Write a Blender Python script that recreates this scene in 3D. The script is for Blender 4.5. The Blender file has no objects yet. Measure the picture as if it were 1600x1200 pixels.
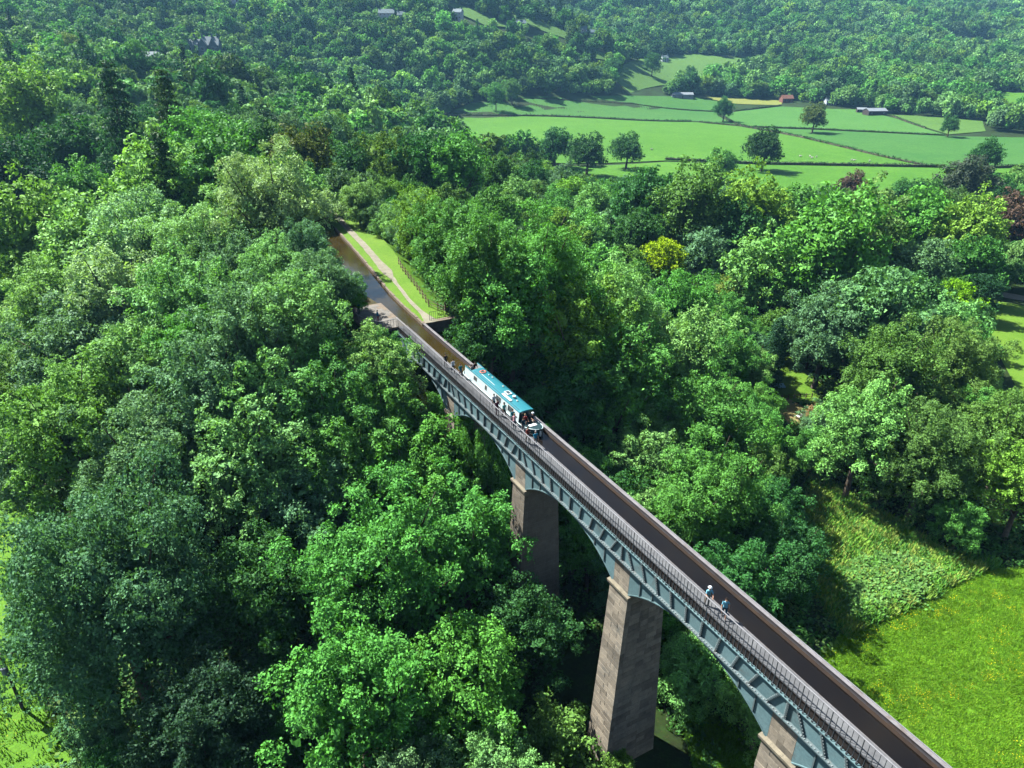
import bpy, bmesh, math, random
import numpy as np
from mathutils import Vector, Matrix

scene = bpy.context.scene
COL = scene.collection
R = math.radians

# ------------------------------------------------------------------ camera
CAM_H = 34.553                      # metres above the rim of the trough (z = 0)
PITCH, ROLL, FPX = 0.4597, 0.00846, 1118.39
cam_data = bpy.data.cameras.new('camera')
cam = bpy.data.objects.new('camera', cam_data)
COL.objects.link(cam)
cam_data.sensor_width = 36.0
cam_data.lens = FPX / 1600.0 * 36.0
cam_data.clip_start = 0.5
cam_data.clip_end = 9000.0
_f = Vector((0, math.cos(PITCH), -math.sin(PITCH)))
_u = Vector((0, math.sin(PITCH), math.cos(PITCH)))
_r = Vector((1, 0, 0))
_cx = _r * math.cos(ROLL) + _u * math.sin(ROLL)
_cy = -_r * math.sin(ROLL) + _u * math.cos(ROLL)
_m = Matrix((_cx, _cy, -_f)).transposed().to_4x4()
_m.translation = Vector((0, 0, CAM_H))
cam.matrix_world = _m
scene.camera = cam

# ------------------------------------------------------------------ sun and sky
SUN_AZ, SUN_EL = R(150.0), R(52.0)   # direction TO the sun, angle from +X
sun_dir = Vector((math.cos(SUN_AZ) * math.cos(SUN_EL), math.sin(SUN_AZ) * math.cos(SUN_EL), math.sin(SUN_EL)))
world = bpy.data.worlds.new('World')
scene.world = world
world.use_nodes = True
wn = world.node_tree
wn.nodes.clear()
sky = wn.nodes.new('ShaderNodeTexSky')
sky.sky_type = 'NISHITA'
sky.sun_disc = False
sky.sun_elevation = SUN_EL
sky.sun_rotation = math.pi / 2 - SUN_AZ
sky.air_density = 1.2
sky.dust_density = 0.6
bg = wn.nodes.new('ShaderNodeBackground')
bg.inputs['Strength'].default_value = 0.05
wo = wn.nodes.new('ShaderNodeOutputWorld')
wn.links.new(sky.outputs[0], bg.inputs[0])
wn.links.new(bg.outputs[0], wo.inputs[0])
sun_data = bpy.data.lights.new('sun', 'SUN')
sun_data.energy = 5.0
sun_data.angle = R(0.53)
sun_data.color = (1.0, 0.975, 0.93)
sun = bpy.data.objects.new('sun', sun_data)
sun.rotation_euler = (-sun_dir).to_track_quat('-Z', 'Y').to_euler()
sun.location = (-60, 60, 120)
COL.objects.link(sun)

scene.view_settings.view_transform = 'Standard'
scene.view_settings.look = 'None'
scene.view_settings.exposure = 1.75
scene.view_settings.gamma = 1.0
scene.view_settings.use_curve_mapping = False
cy = scene.cycles
cy.max_bounces = 4
cy.diffuse_bounces = 0
cy.glossy_bounces = 2
cy.transmission_bounces = 3
cy.transparent_max_bounces = 4
cy.volume_bounces = 0
cy.use_adaptive_sampling = True
cy.adaptive_threshold = 0.02
cy.use_denoising = True
cy.caustics_reflective = False
cy.caustics_refractive = False

# ------------------------------------------------------------------ survey: from a point of the photograph to the place
BAZ, BS0, BT0 = -0.50603, -17.682, -28.538     # bearing of the aqueduct and the camera's place in its own frame
_sa, _ca = math.sin(BAZ), math.cos(BAZ)

def bw(s, t, z=0.0):
    """aqueduct frame (along, across, up) -> world"""
    ds, dt = s - BS0, t - BT0
    return Vector((ds * _sa + dt * _ca, ds * _ca - dt * _sa, z))

def wb(x, y):
    return (BS0 + x * _sa + y * _ca, BT0 + x * _ca - y * _sa)

def ray(u, v):
    X, U = (u - 800) / FPX, (600 - v) / FPX
    d = _f + _cx * X + _cy * U
    return d

def at_z(u, v, z):
    d = ray(u, v)
    k = (z - CAM_H) / d.z
    return Vector((d.x * k, d.y * k, z))

def project(P):
    d = Vector(P) - Vector((0, 0, CAM_H))
    w = d.dot(_f)
    return 800 + FPX * d.dot(_cx) / w, 600 - FPX * d.dot(_cy) / w, w

# ------------------------------------------------------------------ terrain
CANAL = [bw(s, t) for s, t in ((58, 1.8), (70, 1.2), (80, 0.8), (92, 2.0), (108, 3.4), (125, 4.2), (150, 4.5), (190, 4.0), (240, 4.0))]
CTRL = np.array([
    # near valley floor
    (20, 10, -25), (0, 40, -25), (12, 48, -24.5), (36, 59, -26), (60, 70, -26.5), (90, 100, -27), (60, 30, -26.5), (110, 60, -27),
    (-20, 30, -25.5), (-50, 50, -26.5), (-69, 78, -26.5), (-114, 148, -24), (-130, 90, -26), (-90, 40, -27), (0, -60, -26), (-150, -40, -27), (150, -40, -27),
    (-6, 66, -22), (-30, 70, -23), (10, 80, -23), (30, 90, -25), (-10, 100, -18), (20, 120, -22), (60, 130, -26), (121, 158, -27), (170, 140, -27),
    (-50, 110, -15), (-80, 130, -17), (-40, 150, -8), (0, 170, -14), (40, 190, -22), (100, 200, -28),
    # rise behind and left
    (-64, 200, -6), (-128, 200, -16), (-100, 250, -6), (-192, 300, -6), (-60, 260, -10), (0, 240, -19), (40, 270, -29), (-40, 340, -22),
    (-320, 500, 16), (-200, 440, 6), (-120, 450, -8), (-450, 700, 56), (-640, 1000, 110), (-960, 1500, 190), (-330, 700, 40),
    # flood plain
    (100, 300, -33), (200, 300, -32), (120, 420, -34), (300, 420, -33), (0, 430, -33), (60, 560, -34), (250, 600, -34), (0, 620, -34),
    (400, 600, -32), (120, 720, -34), (300, 760, -31), (500, 760, -24), (420, 420, -30), (600, 560, -22), (-60, 540, -32), (330, 250, -27),
    # hills behind
    (-146, 620, -20), (-60, 640, -31), (-190, 800, 42), (-110, 780, 32), (-20, 800, 22), (60, 780, -10), (-100, 880, 64), (-10, 900, 54), (65, 890, 32), (120, 880, 4), (20, 1030, 22), (-90, 1020, 46),
    (180, 900, -14), (220, 1000, 0), (330, 960, -8), (120, 1080, 14), (300, 1200, 40), (-200, 1100, 66), (-40, 1150, 40), (150, 1250, 70), (450, 1100, 10), (600, 1100, 8), (0, 1350, 120),
    (400, 1500, 105), (650, 1450, 70), (850, 1300, 30), (250, 1600, 160), (-200, 1600, 190), (900, 1900, 130), (1200, 1600, 70), (1300, 2300, 190),
    (500, 2200, 240), (0, 2600, 330), (-1200, 2600, 330), (2000, 3000, 300), (1000, 3200, 330), (-2200, 1200, 200), (-1400, 600, 120), (-900, 300, 30), (1500, 900, 20), (2200, 1800, 150),
    (900, 300, -22), (1500, 0, -20), (-800, -200, -20), (2400, 3600, 330), (-2400, 3600, 380), (-2400, -300, 60), (2400, -300, 0), (0, -300, -26),
], float)

def _tps_fit(C, sc=100.0):
    X = C[:, :2] / sc
    n = len(X)
    d2 = ((X[:, None] - X[None]) ** 2).sum(-1)
    K = 0.5 * d2 * np.log(d2 + 1e-12)
    K[np.diag_indices(n)] = 0.02
    P = np.c_[np.ones(n), X]
    A = np.zeros((n + 3, n + 3))
    A[:n, :n], A[:n, n:], A[n:, :n] = K, P, P.T
    return np.linalg.solve(A, np.r_[C[:, 2], 0, 0, 0]), X
_W, _CX = _tps_fit(CTRL)
_CAN = np.array([(p.x, p.y) for p in CANAL])

def canal_dist(x, y):
    best = np.full(np.shape(x), 1e9)
    for a, b in zip(_CAN[:-1], _CAN[1:]):
        ab = b - a
        k = np.clip(((x - a[0]) * ab[0] + (y - a[1]) * ab[1]) / (ab @ ab), 0, 1)
        best = np.minimum(best, np.hypot(x - a[0] - k * ab[0], y - a[1] - k * ab[1]))
    return best

def terrain(x, y):
    x = np.asarray(x, float); y = np.asarray(y, float)
    shp = x.shape
    xs, ys = x.ravel() / 100.0, y.ravel() / 100.0
    out = np.empty(xs.shape)
    for i in range(0, len(xs), 20000):
        sx, sy = xs[i:i + 20000], ys[i:i + 20000]
        d2 = (sx[:, None] - _CX[None, :, 0]) ** 2 + (sy[:, None] - _CX[None, :, 1]) ** 2
        out[i:i + 20000] = (0.5 * d2 * np.log(d2 + 1e-12)) @ _W[:-3] + _W[-3] + _W[-2] * sx + _W[-1] * sy
    z = out.reshape(shp)
    # the canal embankment: a flat top that slopes away on both sides
    cd = canal_dist(x, y)
    s = BS0 + x * _sa + y * _ca
    top = np.where(s > 63.5, -1.5, -1.5 - (63.5 - s) * 1.1)
    emb = top - np.clip(cd - 9.0, 0, None) / 1.7
    return np.where(cd < 60, np.maximum(z, emb), z)

def tz(x, y):
    return float(terrain(np.array([x]), np.array([y]))[0])

def ground_at(u, v, lift=0.0):
    """where the sight line through a point of the photograph meets the ground (or a height above it)"""
    d = ray(u, v)
    k = np.concatenate([np.linspace(20, 400, 500), np.linspace(402, 3500, 1200)])
    x, y, z = d.x * k, d.y * k, CAM_H + d.z * k
    g = terrain(x, y) + lift
    idx = np.nonzero(z < g)[0]
    i = idx[0] if len(idx) else len(k) - 1
    if i > 0:
        a0, a1 = z[i - 1] - g[i - 1], z[i] - g[i]
        w = a0 / (a0 - a1) if a0 != a1 else 0.5
        kk = k[i - 1] + (k[i] - k[i - 1]) * w
    else:
        kk = k[0]
    x, y = d.x * kk, d.y * kk
    return Vector((x, y, tz(x, y)))

# ------------------------------------------------------------------ object helpers
def tag(o, label=None, cat=None, group=None, kind=None):
    if label: o['label'] = label
    if cat: o['category'] = cat
    if group: o['group'] = group
    if kind: o['kind'] = kind
    return o

def empty(name, loc=(0, 0, 0), rz=0.0):
    o = bpy.data.objects.new(name, None)
    o.empty_display_size = 0.5
    o.location = loc
    o.rotation_euler = (0, 0, rz)
    COL.objects.link(o)
    return o

def link(name, mesh, parent=None, mat=None, loc=None):
    o = bpy.data.objects.new(name, mesh)
    COL.objects.link(o)
    if parent is not None: o.parent = parent
    if mat is not None and not len(mesh.materials): mesh.materials.append(mat)
    if loc is not None: o.location = loc
    return o

class MB:
    """collects simple solids; build() links them as one mesh object"""
    def __init__(self):
        self.v, self.f, self.m = [], [], []
        self.cur = 0
    def poly(self, pts, faces):
        b = len(self.v)
        self.v += [tuple(p) for p in pts]
        self.f += [tuple(b + i for i in f) for f in faces]
        self.m += [self.cur] * len(faces)
        return self
    def hexa(self, p):     # 8 points: bottom 4 (ccw), top 4
        return self.poly(p, [(3, 2, 1, 0), (4, 5, 6, 7), (0, 1, 5, 4), (1, 2, 6, 5), (2, 3, 7, 6), (3, 0, 4, 7)])
    def box(self, x0, x1, y0, y1, z0, z1):
        return self.hexa([(x0, y0, z0), (x1, y0, z0), (x1, y1, z0), (x0, y1, z0), (x0, y0, z1), (x1, y0, z1), (x1, y1, z1), (x0, y1, z1)])
    def prism(self, outline, axis, a, b):
        """outline of (p, q) points extruded along axis 'x', 'y' or 'z' from a to b"""
        def P(p, q, w):
            return (w, p, q) if axis == 'x' else (p, w, q) if axis == 'y' else (p, q, w)
        n = len(outline)
        pts = [P(p, q, a) for p, q in outline] + [P(p, q, b) for p, q in outline]
        fs = [tuple(range(n - 1, -1, -1)), tuple(range(n, 2 * n))] + [(i, (i + 1) % n, n + (i + 1) % n, n + i) for i in range(n)]
        return self.poly(pts, fs)
    def tube(self, path, radii, n=8, cap=True):
        base = len(self.v)
        path = [Vector(p) for p in path]
        if isinstance(radii, (int, float)): radii = [radii] * len(path)
        for i, p in enumerate(path):
            d = (path[min(i + 1, len(path) - 1)] - path[max(i - 1, 0)]).normalized()
            a = d.orthogonal().normalized() if abs(d.z) > 0.9 else d.cross(Vector((0, 0, 1))).normalized()
            b = d.cross(a)
            for k in range(n):
                t = 2 * math.pi * k / n
                q = p + (a * math.cos(t) + b * math.sin(t)) * radii[i]
                self.v.append(tuple(q))
        for i in range(len(path) - 1):
            for k in range(n):
                self.f.append((base + i * n + k, base + i * n + (k + 1) % n, base + (i + 1) * n + (k + 1) % n, base + (i + 1) * n + k))
                self.m.append(self.cur)
        if cap:
            self.f.append(tuple(base + k for k in range(n - 1, -1, -1))); self.m.append(self.cur)
            self.f.append(tuple(base + (len(path) - 1) * n + k for k in range(n))); self.m.append(self.cur)
        return self
    def ball(self, c, r, n=8, m=6):
        if isinstance(r, (int, float)): r = (r, r, r)
        base = len(self.v)
        for i in range(1, m):
            ph = math.pi * i / m
            for k in range(n):
                th = 2 * math.pi * k / n
                self.v.append((c[0] + r[0] * math.sin(ph) * math.cos(th), c[1] + r[1] * math.sin(ph) * math.sin(th), c[2] + r[2] * math.cos(ph)))
        self.v += [(c[0], c[1], c[2] + r[2]), (c[0], c[1], c[2] - r[2])]
        T, Bt = len(self.v) - 2, len(self.v) - 1
        for i in range(m - 2):
            for k in range(n):
                self.f.append((base + i * n + k, base + (i + 1) * n + k, base + (i + 1) * n + (k + 1) % n, base + i * n + (k + 1) % n)); self.m.append(self.cur)
        for k in range(n):
            self.f.append((T, base + k, base + (k + 1) % n)); self.m.append(self.cur)
            self.f.append((Bt, base + (m - 2) * n + (k + 1) % n, base + (m - 2) * n + k)); self.m.append(self.cur)
        return self
    def mesh(self, name, mats=(), smooth=False):
        me = bpy.data.meshes.new(name)
        me.from_pydata(self.v, [], self.f)
        for m in mats: me.materials.append(m)
        if len(mats) > 1: me.polygons.foreach_set('material_index', self.m)
        bm = bmesh.new(); bm.from_mesh(me)
        bmesh.ops.recalc_face_normals(bm, faces=bm.faces)
        bm.to_mesh(me); bm.free()
        if smooth: me.polygons.foreach_set('use_smooth', [True] * len(me.polygons))
        me.update()
        return me
    def build(self, name, mat, parent=None, smooth=False, loc=None):
        mats = mat if isinstance(mat, (list, tuple)) else [mat]
        return link(name, self.mesh(name, mats, smooth), parent, None, loc)

def fast_mesh(name, V, F, nper, mat=None, smooth=False):
    """V (n,3) array, F (m,nper) array"""
    me = bpy.data.meshes.new(name)
    V = np.ascontiguousarray(V, np.float32); F = np.ascontiguousarray(F, np.int32)
    me.vertices.add(len(V)); me.vertices.foreach_set('co', V.ravel())
    me.loops.add(F.size); me.loops.foreach_set('vertex_index', F.ravel())
    me.polygons.add(len(F))
    me.polygons.foreach_set('loop_start', np.arange(0, F.size, nper, dtype=np.int32))
    if smooth: me.polygons.foreach_set('use_smooth', np.ones(len(F), bool))
    me.update(calc_edges=True)
    if mat is not None: me.materials.append(mat)
    return me

# ------------------------------------------------------------------ materials
def srgb(r, g, b):
    def c(x):
        x /= 255.0
        return x / 12.92 if x <= 0.04045 else ((x + 0.055) / 1.055) ** 2.4
    return (c(r), c(g), c(b), 1.0)

ALBEDO = 0.70        # the photograph is exposed bright; surfaces keep real-world reflectance

class NT:
    def __init__(self, name):
        self.mat = bpy.data.materials.new(name)
        self.mat.use_nodes = True
        self.t = self.mat.node_tree
        self.t.nodes.clear()
        self.out = self.n('ShaderNodeOutputMaterial')
    def n(self, typ, **kw):
        nd = self.t.nodes.new(typ)
        for k, v in kw.items(): setattr(nd, k, v)
        return nd
    def l(self, a, b): self.t.links.new(a, b)
    def noise(self, scale, detail=4, rough=0.6, vec=None, dist=0.0):
        nd = self.n('ShaderNodeTexNoise')
        nd.inputs['Scale'].default_value = scale
        nd.inputs['Detail'].default_value = detail
        nd.inputs['Roughness'].default_value = rough
        nd.inputs['Distortion'].default_value = dist
        if vec is not None: self.l(vec, nd.inputs['Vector'])
        return nd.outputs['Fac']
    def coord(self, which='Object'):
        return self.n('ShaderNodeTexCoord').outputs[which]
    def mapping(self, vec, scale=(1, 1, 1), rot=(0, 0, 0)):
        m = self.n('ShaderNodeMapping')
        m.inputs['Scale'].default_value = scale
        m.inputs['Rotation'].default_value = rot
        self.l(vec, m.inputs['Vector'])
        return m.outputs[0]
    def ramp(self, fac, stops):
        r = self.n('ShaderNodeValToRGB')
        el = r.color_ramp.elements
        while len(el) < len(stops): el.new(0.5)
        for e, (p, c) in zip(el, stops):
            e.position = p
            e.color = c if len(c) == 4 else (*c, 1)
        self.l(fac, r.inputs['Fac'])
        return r.outputs['Color']
    def mix(self, a, b, fac, blend='MIX'):
        m = self.n('ShaderNodeMix', data_type='RGBA', blend_type=blend)
        for sock, val in ((m.inputs[0], fac), (m.inputs[6], a), (m.inputs[7], b)):
            if hasattr(val, 'is_output'): self.l(val, sock)
            else: sock.default_value = val if not isinstance(val, tuple) or len(val) == 4 else (*val, 1)
        return m.outputs[2]
    def math(self, op, a, b=0.5):
        m = self.n('ShaderNodeMath', operation=op)
        for sock, val in ((m.inputs[0], a), (m.inputs[1], b)):
            if hasattr(val, 'is_output'): self.l(val, sock)
            else: sock.default_value = val
        return m.outputs[0]
    def bump(self, h, strength=0.3, dist=0.05):
        b = self.n('ShaderNodeBump')
        b.inputs['Strength'].default_value = strength
        b.inputs['Distance'].default_value = dist
        self.l(h, b.inputs['Height'])
        return b.outputs[0]
    def principled(self, color, rough=0.7, spec=0.3, metal=0.0, normal=None, out=True):
        p = self.n('ShaderNodeBsdfPrincipled')
        if hasattr(color, 'is_output'): self.l(color, p.inputs['Base Color'])
        else: p.inputs['Base Color'].default_value = color if len(color) == 4 else (*color, 1)
        if hasattr(rough, 'is_output'): self.l(rough, p.inputs['Roughness'])
        else: p.inputs['Roughness'].default_value = rough
        p.inputs['Specular IOR Level'].default_value = spec
        p.inputs['Metallic'].default_value = metal
        if normal is not None: self.l(normal, p.inputs['Normal'])
        if out: self.l(p.outputs[0], self.out.inputs['Surface'])
        return p

def worn(name, c1, c2, scale=2.0, rough=0.7, spec=0.25, bump=0.15, per_object=0.0, coord='Object', c3=None):
    """painted, stone or timber surface with wear patches and fine relief"""
    c1, c2, c3 = [None if c is None else tuple(q * ALBEDO for q in c[:3]) + (1,) for c in (c1, c2, c3)]
    m = NT(name)
    vec = m.coord(coord)
    n1 = m.noise(scale, 5, 0.65, vec)
    n2 = m.noise(scale * 9, 4, 0.7, vec)
    col = m.ramp(n1, [(0.32, c1), (0.68, c2)])
    if c3 is not None:
        n3 = m.noise(scale * 0.6, 6, 0.75, vec, 0.6)
        col = m.mix(col, c3, m.ramp(n3, [(0.55, (0, 0, 0, 1)), (0.72, (1, 1, 1, 1))]))
    fine = m.ramp(n2, [(0.3, (0.8, 0.8, 0.8, 1)), (0.7, (1.15, 1.15, 1.15, 1))])
    col = m.mix(col, fine, 1.0, 'MULTIPLY')
    if per_object:
        rnd = m.n('ShaderNodeObjectInfo').outputs['Random']
        v = m.ramp(rnd, [(0.0, (1 - per_object,) * 3 + (1,)), (1.0, (1 + per_object,) * 3 + (1,))])
        col = m.mix(col, v, 1.0, 'MULTIPLY')
    m.principled(col, rough, spec, 0.0, m.bump(n2, bump, 0.02))
    return m.mat

def foliage(name, rough=0.42, spec=0.35, trans=0.28, source='object', tint=(1, 1, 1, 1), vary=0.35):
    m = NT(name)
    if source == 'object':
        base = m.n('ShaderNodeObjectInfo').outputs['Color']
    elif source == 'instancer':
        a = m.n('ShaderNodeAttribute', attribute_type='INSTANCER', attribute_name='tint')
        base = a.outputs['Color']
    else:
        base = None
    isl = m.n('ShaderNodeNewGeometry').outputs['Random Per Island']
    v = m.ramp(isl, [(0.0, (1 - vary, 1 - vary, 1 - vary * 0.8, 1)), (0.55, (1, 1, 1, 1)), (1.0, (1 + vary * 1.15, 1 + vary, 1 + vary * 0.4, 1))])
    col = m.mix(base if base is not None else tint, v, 1.0, 'MULTIPLY')
    p = m.principled(col, rough, spec, out=False)
    t = m.n('ShaderNodeBsdfTranslucent')
    tc = m.mix(col, (1.25, 1.35, 0.55, 1), 1.0, 'MULTIPLY')
    m.l(tc, t.inputs['Color'])
    mx = m.n('ShaderNodeMixShader')
    mx.inputs[0].default_value = trans
    m.l(p.outputs[0], mx.inputs[1]); m.l(t.outputs[0], mx.inputs[2])
    m.l(mx.outputs[0], m.out.inputs['Surface'])
    return m.mat

M = {}
M['leaf'] = foliage('leaf', 0.6, 0.12, 0.25)
M['leaf_far'] = foliage('leaf_far', 0.65, 0.10, 0.22, 'instancer', vary=0.25)
M['bark'] = worn('bark', srgb(128, 118, 102), srgb(84, 76, 64), 1.5, 0.9, 0.1, 0.5)

# ================================================================== ground, fields, canal
def grass_mat(name, dark, light, accent=None, scale=0.35, fine=6.0, stripes=None, bump=0.4, accent_at=(0.62, 0.7)):
    dark, light = [tuple(q * 0.50 for q in c_[:3]) + (1,) for c_ in (dark, light)]
    m = NT(name)
    vec = m.coord('Object')
    n1 = m.noise(scale * 0.25, 4, 0.6, vec)
    n2 = m.noise(scale * 2.2, 5, 0.7, vec)
    n3 = m.noise(fine, 4, 0.75, vec)
    a = m.mix(dark, light, m.ramp(m.math('ADD', m.math('MULTIPLY', n1, 0.5), m.math('MULTIPLY', n2, 0.5)), [(0.36, (0, 0, 0, 1)), (0.64, (1, 1, 1, 1))]))
    a = m.mix(a, m.ramp(n3, [(0.28, (0.62, 0.62, 0.62, 1)), (0.72, (1.35, 1.35, 1.3, 1))]), 1.0, 'MULTIPLY')
    if stripes:
        ang, per, k = stripes
        w = m.n('ShaderNodeTexWave', wave_type='BANDS')
        w.inputs['Scale'].default_value = 1.0 / per
        w.inputs['Distortion'].default_value = 0.6
        m.l(m.mapping(vec, rot=(0, 0, ang)), w.inputs['Vector'])
        a = m.mix(a, m.ramp(w.outputs['Fac'], [(0.2, (1 - k,) * 3 + (1,)), (0.8, (1 + k,) * 3 + (1,))]), 1.0, 'MULTIPLY')
    if accent is not None:
        accent = tuple(q * 0.7 for q in accent[:3]) + (1,)
        n4 = m.noise(3.2, 2, 0.9, vec)
        n5 = m.noise(0.16, 3, 0.6, vec)
        f = m.math('MULTIPLY', m.ramp(n4, [(accent_at[0], (0, 0, 0, 1)), (accent_at[1], (1, 1, 1, 1))]), m.ramp(n5, [(0.45, (0, 0, 0, 1)), (0.6, (1, 1, 1, 1))]))
        a = m.mix(a, accent, f)
    m.principled(a, 0.85, 0.15, 0.0, m.bump(n3, bump, 0.12))
    return m.mat

M['forest_floor'] = grass_mat('forest_floor', srgb(40, 50, 24), srgb(52, 84, 28), srgb(70, 66, 42), 0.3, 3.0)
M['meadow'] = grass_mat('meadow', (0.14, 0.36, 0.018, 1), (0.22, 0.45, 0.028, 1), None, 0.35, 5.0)
M['grass_strip'] = grass_mat('grass_strip', (0.10, 0.27, 0.014, 1), (0.15, 0.35, 0.02, 1), srgb(190, 180, 40), 0.4, 4.0)
M['lawn'] = grass_mat('lawn', (0.12, 0.28, 0.02, 1), (0.20, 0.36, 0.035, 1), None, 0.7, 7.0)
M['field_teal'] = grass_mat('field_teal', (0.056, 0.205, 0.034, 1), (0.092, 0.255, 0.045, 1), None, 0.05, 0.8, (0.5, 1.6, 0.05))
M['field_bright'] = grass_mat('field_bright', (0.074, 0.240, 0.016, 1), (0.120, 0.310, 0.028, 1), None, 0.05, 0.8)
M['field_mown'] = grass_mat('field_mown', (0.068, 0.230, 0.034, 1), (0.108, 0.285, 0.050, 1), None, 0.05, 0.8, (-0.9, 1.6, 0.08))
M['field_yellow'] = grass_mat('field_yellow', (0.25, 0.30, 0.06, 1), (0.32, 0.35, 0.08, 1), None, 0.06, 0.8)
M['field_rough'] = grass_mat('field_rough', (0.15, 0.34, 0.03, 1), (0.28, 0.43, 0.05, 1), (0.42, 0.46, 0.08, 1), 0.12, 0.9)
M['field_hill'] = grass_mat('field_hill', (0.095, 0.225, 0.035, 1), (0.130, 0.270, 0.050, 1), None, 0.05, 0.6)
M['gravel'] = worn('gravel', srgb(150, 146, 128), srgb(128, 124, 108), 0.8, 0.95, 0.1, 0.4, c3=srgb(104, 112, 74))
M['soil'] = worn('soil', srgb(150, 138, 92), srgb(126, 122, 76), 0.6, 0.95, 0.1, 0.5, c3=srgb(104, 134, 60))

def _axis(core0, core1, step, lo, hi, grow=1.09):
    a = list(np.arange(core0, core1 + 1e-6, step))
    st = step
    while a[-1] < hi:
        st = min(st * grow, 60); a.append(a[-1] + st)
    st = step
    while a[0] > lo:
        st = min(st * grow, 60); a.insert(0, a[0] - st)
    return np.array(a)
gx = _axis(-130, 150, 2.5, -2400, 2400)
gy = _axis(-10, 220, 2.5, -320, 3600)
GX, GY = np.meshgrid(gx, gy)
GZ = terrain(GX, GY)
_nx, _ny = len(gx), len(gy)
_i = (np.arange(_ny - 1)[:, None] * _nx + np.arange(_nx - 1)[None]).ravel()
tag(link('ground', fast_mesh('ground', np.c_[GX.ravel(), GY.ravel(), GZ.ravel()], np.c_[_i, _i + 1, _i + 1 + _nx, _i + _nx], 4, M['forest_floor'], True)), kind='structure')

def inside(poly, x, y):
    x = np.asarray(x, float); y = np.asarray(y, float)
    r = np.zeros(x.shape, bool)
    n = len(poly)
    for i in range(n):
        x0, y0 = poly[i][0], poly[i][1]; x1, y1 = poly[(i + 1) % n][0], poly[(i + 1) % n][1]
        c = (y0 > y) != (y1 > y)
        with np.errstate(divide='ignore', invalid='ignore'):
            r ^= c & (x < (x1 - x0) * (y - y0) / (y1 - y0) + x0)
    return r

OPEN = []       # open land: no trees grow inside these outlines (world x, y)

def sheet(name, pix, mat, lift=0.1, step=5.0, world_pts=None, jitter=0.0, open_land=True, kind='structure', clear_front=0.0):
    """a piece of open land draped over the terrain; outline surveyed from the photograph"""
    P = world_pts if world_pts is not None else [ground_at(u, v) for u, v in pix]
    if jitter:
        rng = random.Random(name)
        Q = []
        for a, b in zip(P, P[1:] + P[:1]):
            n = max(1, int((b - a).length / (jitter * 4)))
            for k in range(n):
                q = a.lerp(b, k / n)
                Q.append(Vector((q.x + rng.uniform(-jitter, jitter), q.y + rng.uniform(-jitter, jitter), 0)))
        P = Q
    if open_land: OPEN.append([(p.x, p.y) for p in P])
    if clear_front: OPEN.append([(p.x * k_, p.y * k_) for p in P for k_ in (1 - clear_front / p.xy.length,)])
    bm = bmesh.new()
    bm.faces.new([bm.verts.new((p.x, p.y, 0)) for p in P])
    xs = [p.x for p in P]; ys = [p.y for p in P]
    for lo, hi, ax in ((min(xs), max(xs), 0), (min(ys), max(ys), 1)):
        k = lo + step
        while k < hi:
            co = (k, 0, 0) if ax == 0 else (0, k, 0)
            bmesh.ops.bisect_plane(bm, geom=bm.verts[:] + bm.edges[:] + bm.faces[:], plane_co=co, plane_no=(1, 0, 0) if ax == 0 else (0, 1, 0))
            k += step
    bmesh.ops.triangulate(bm, faces=[f for f in bm.faces if len(f.verts) > 4])
    vs = bm.verts[:]
    zz = terrain(np.array([v.co.x for v in vs]), np.array([v.co.y for v in vs]))
    for v, z in zip(vs, zz): v.co.z = z + lift
    bmesh.ops.recalc_face_normals(bm, faces=bm.faces)
    me = bpy.data.meshes.new(name); bm.to_mesh(me); bm.free()
    if sum(p.normal.z for p in me.polygons) < 0: me.flip_normals()
    me.polygons.foreach_set('use_smooth', [True] * len(me.polygons))
    o = link(name, me, None, mat)
    tag(o, kind=kind)
    return o

sheet('meadow', [(1268, 1030), (1320, 990), (1370, 968), (1430, 942), (1500, 905), (1560, 890), (1640, 884), (1800, 900), (1850, 1300), (1500, 1350), (1330, 1130)], M['meadow'], 0.08, 4.0, jitter=0.5)
sheet('grass_clearing', [(1085, 1135), (1110, 1130), (1195, 1200), (1200, 1280), (1150, 1240)], M['meadow'], 0.08, 3.0, jitter=0.4)
sheet('rough_pasture', [(1268, 735), (1300, 760), (1340, 790), (1400, 815), (1450, 848), (1480, 868), (1560, 880), (1500, 908), (1430, 945), (1370, 971), (1318, 992), (1295, 940), (1282, 880), (1272, 820)], M['field_rough'], 0.07, 4.0, jitter=0.5)
sheet('pasture', [(-620, 470), (-60, 470), (6, 485), (10, 540), (-2, 610), (0, 700), (22, 765), (50, 795), (40, 850), (40, 930), (45, 1020), (70, 1110), (150, 1260), (-420, 1400), (-900, 900)], M['grass_strip'], 0.08, 6.0, jitter=0.8)
sheet('paddock', [(1530, 466), (1600, 478), (1760, 500), (1800, 660), (1610, 650), (1585, 600), (1555, 545)], M['lawn'], 0.08, 6.0)
sheet('lane', [(1420, 438), (1480, 441), (1540, 452), (1600, 463), (1700, 482), (1700, 491), (1600, 471), (1530, 459), (1470, 448), (1420, 444)], M['gravel'], 0.14, 6.0)
sheet('garden_lawn', [(1212, 560), (1232, 556), (1262, 580), (1290, 606), (1272, 632), (1214, 624), (1196, 600)], M['lawn'], 0.08, 3.0)
sheet('garden_path', [(1196, 632), (1230, 622), (1262, 640), (1262, 668), (1240, 668), (1205, 648)], M['soil'], 0.10, 3.0)
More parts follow.
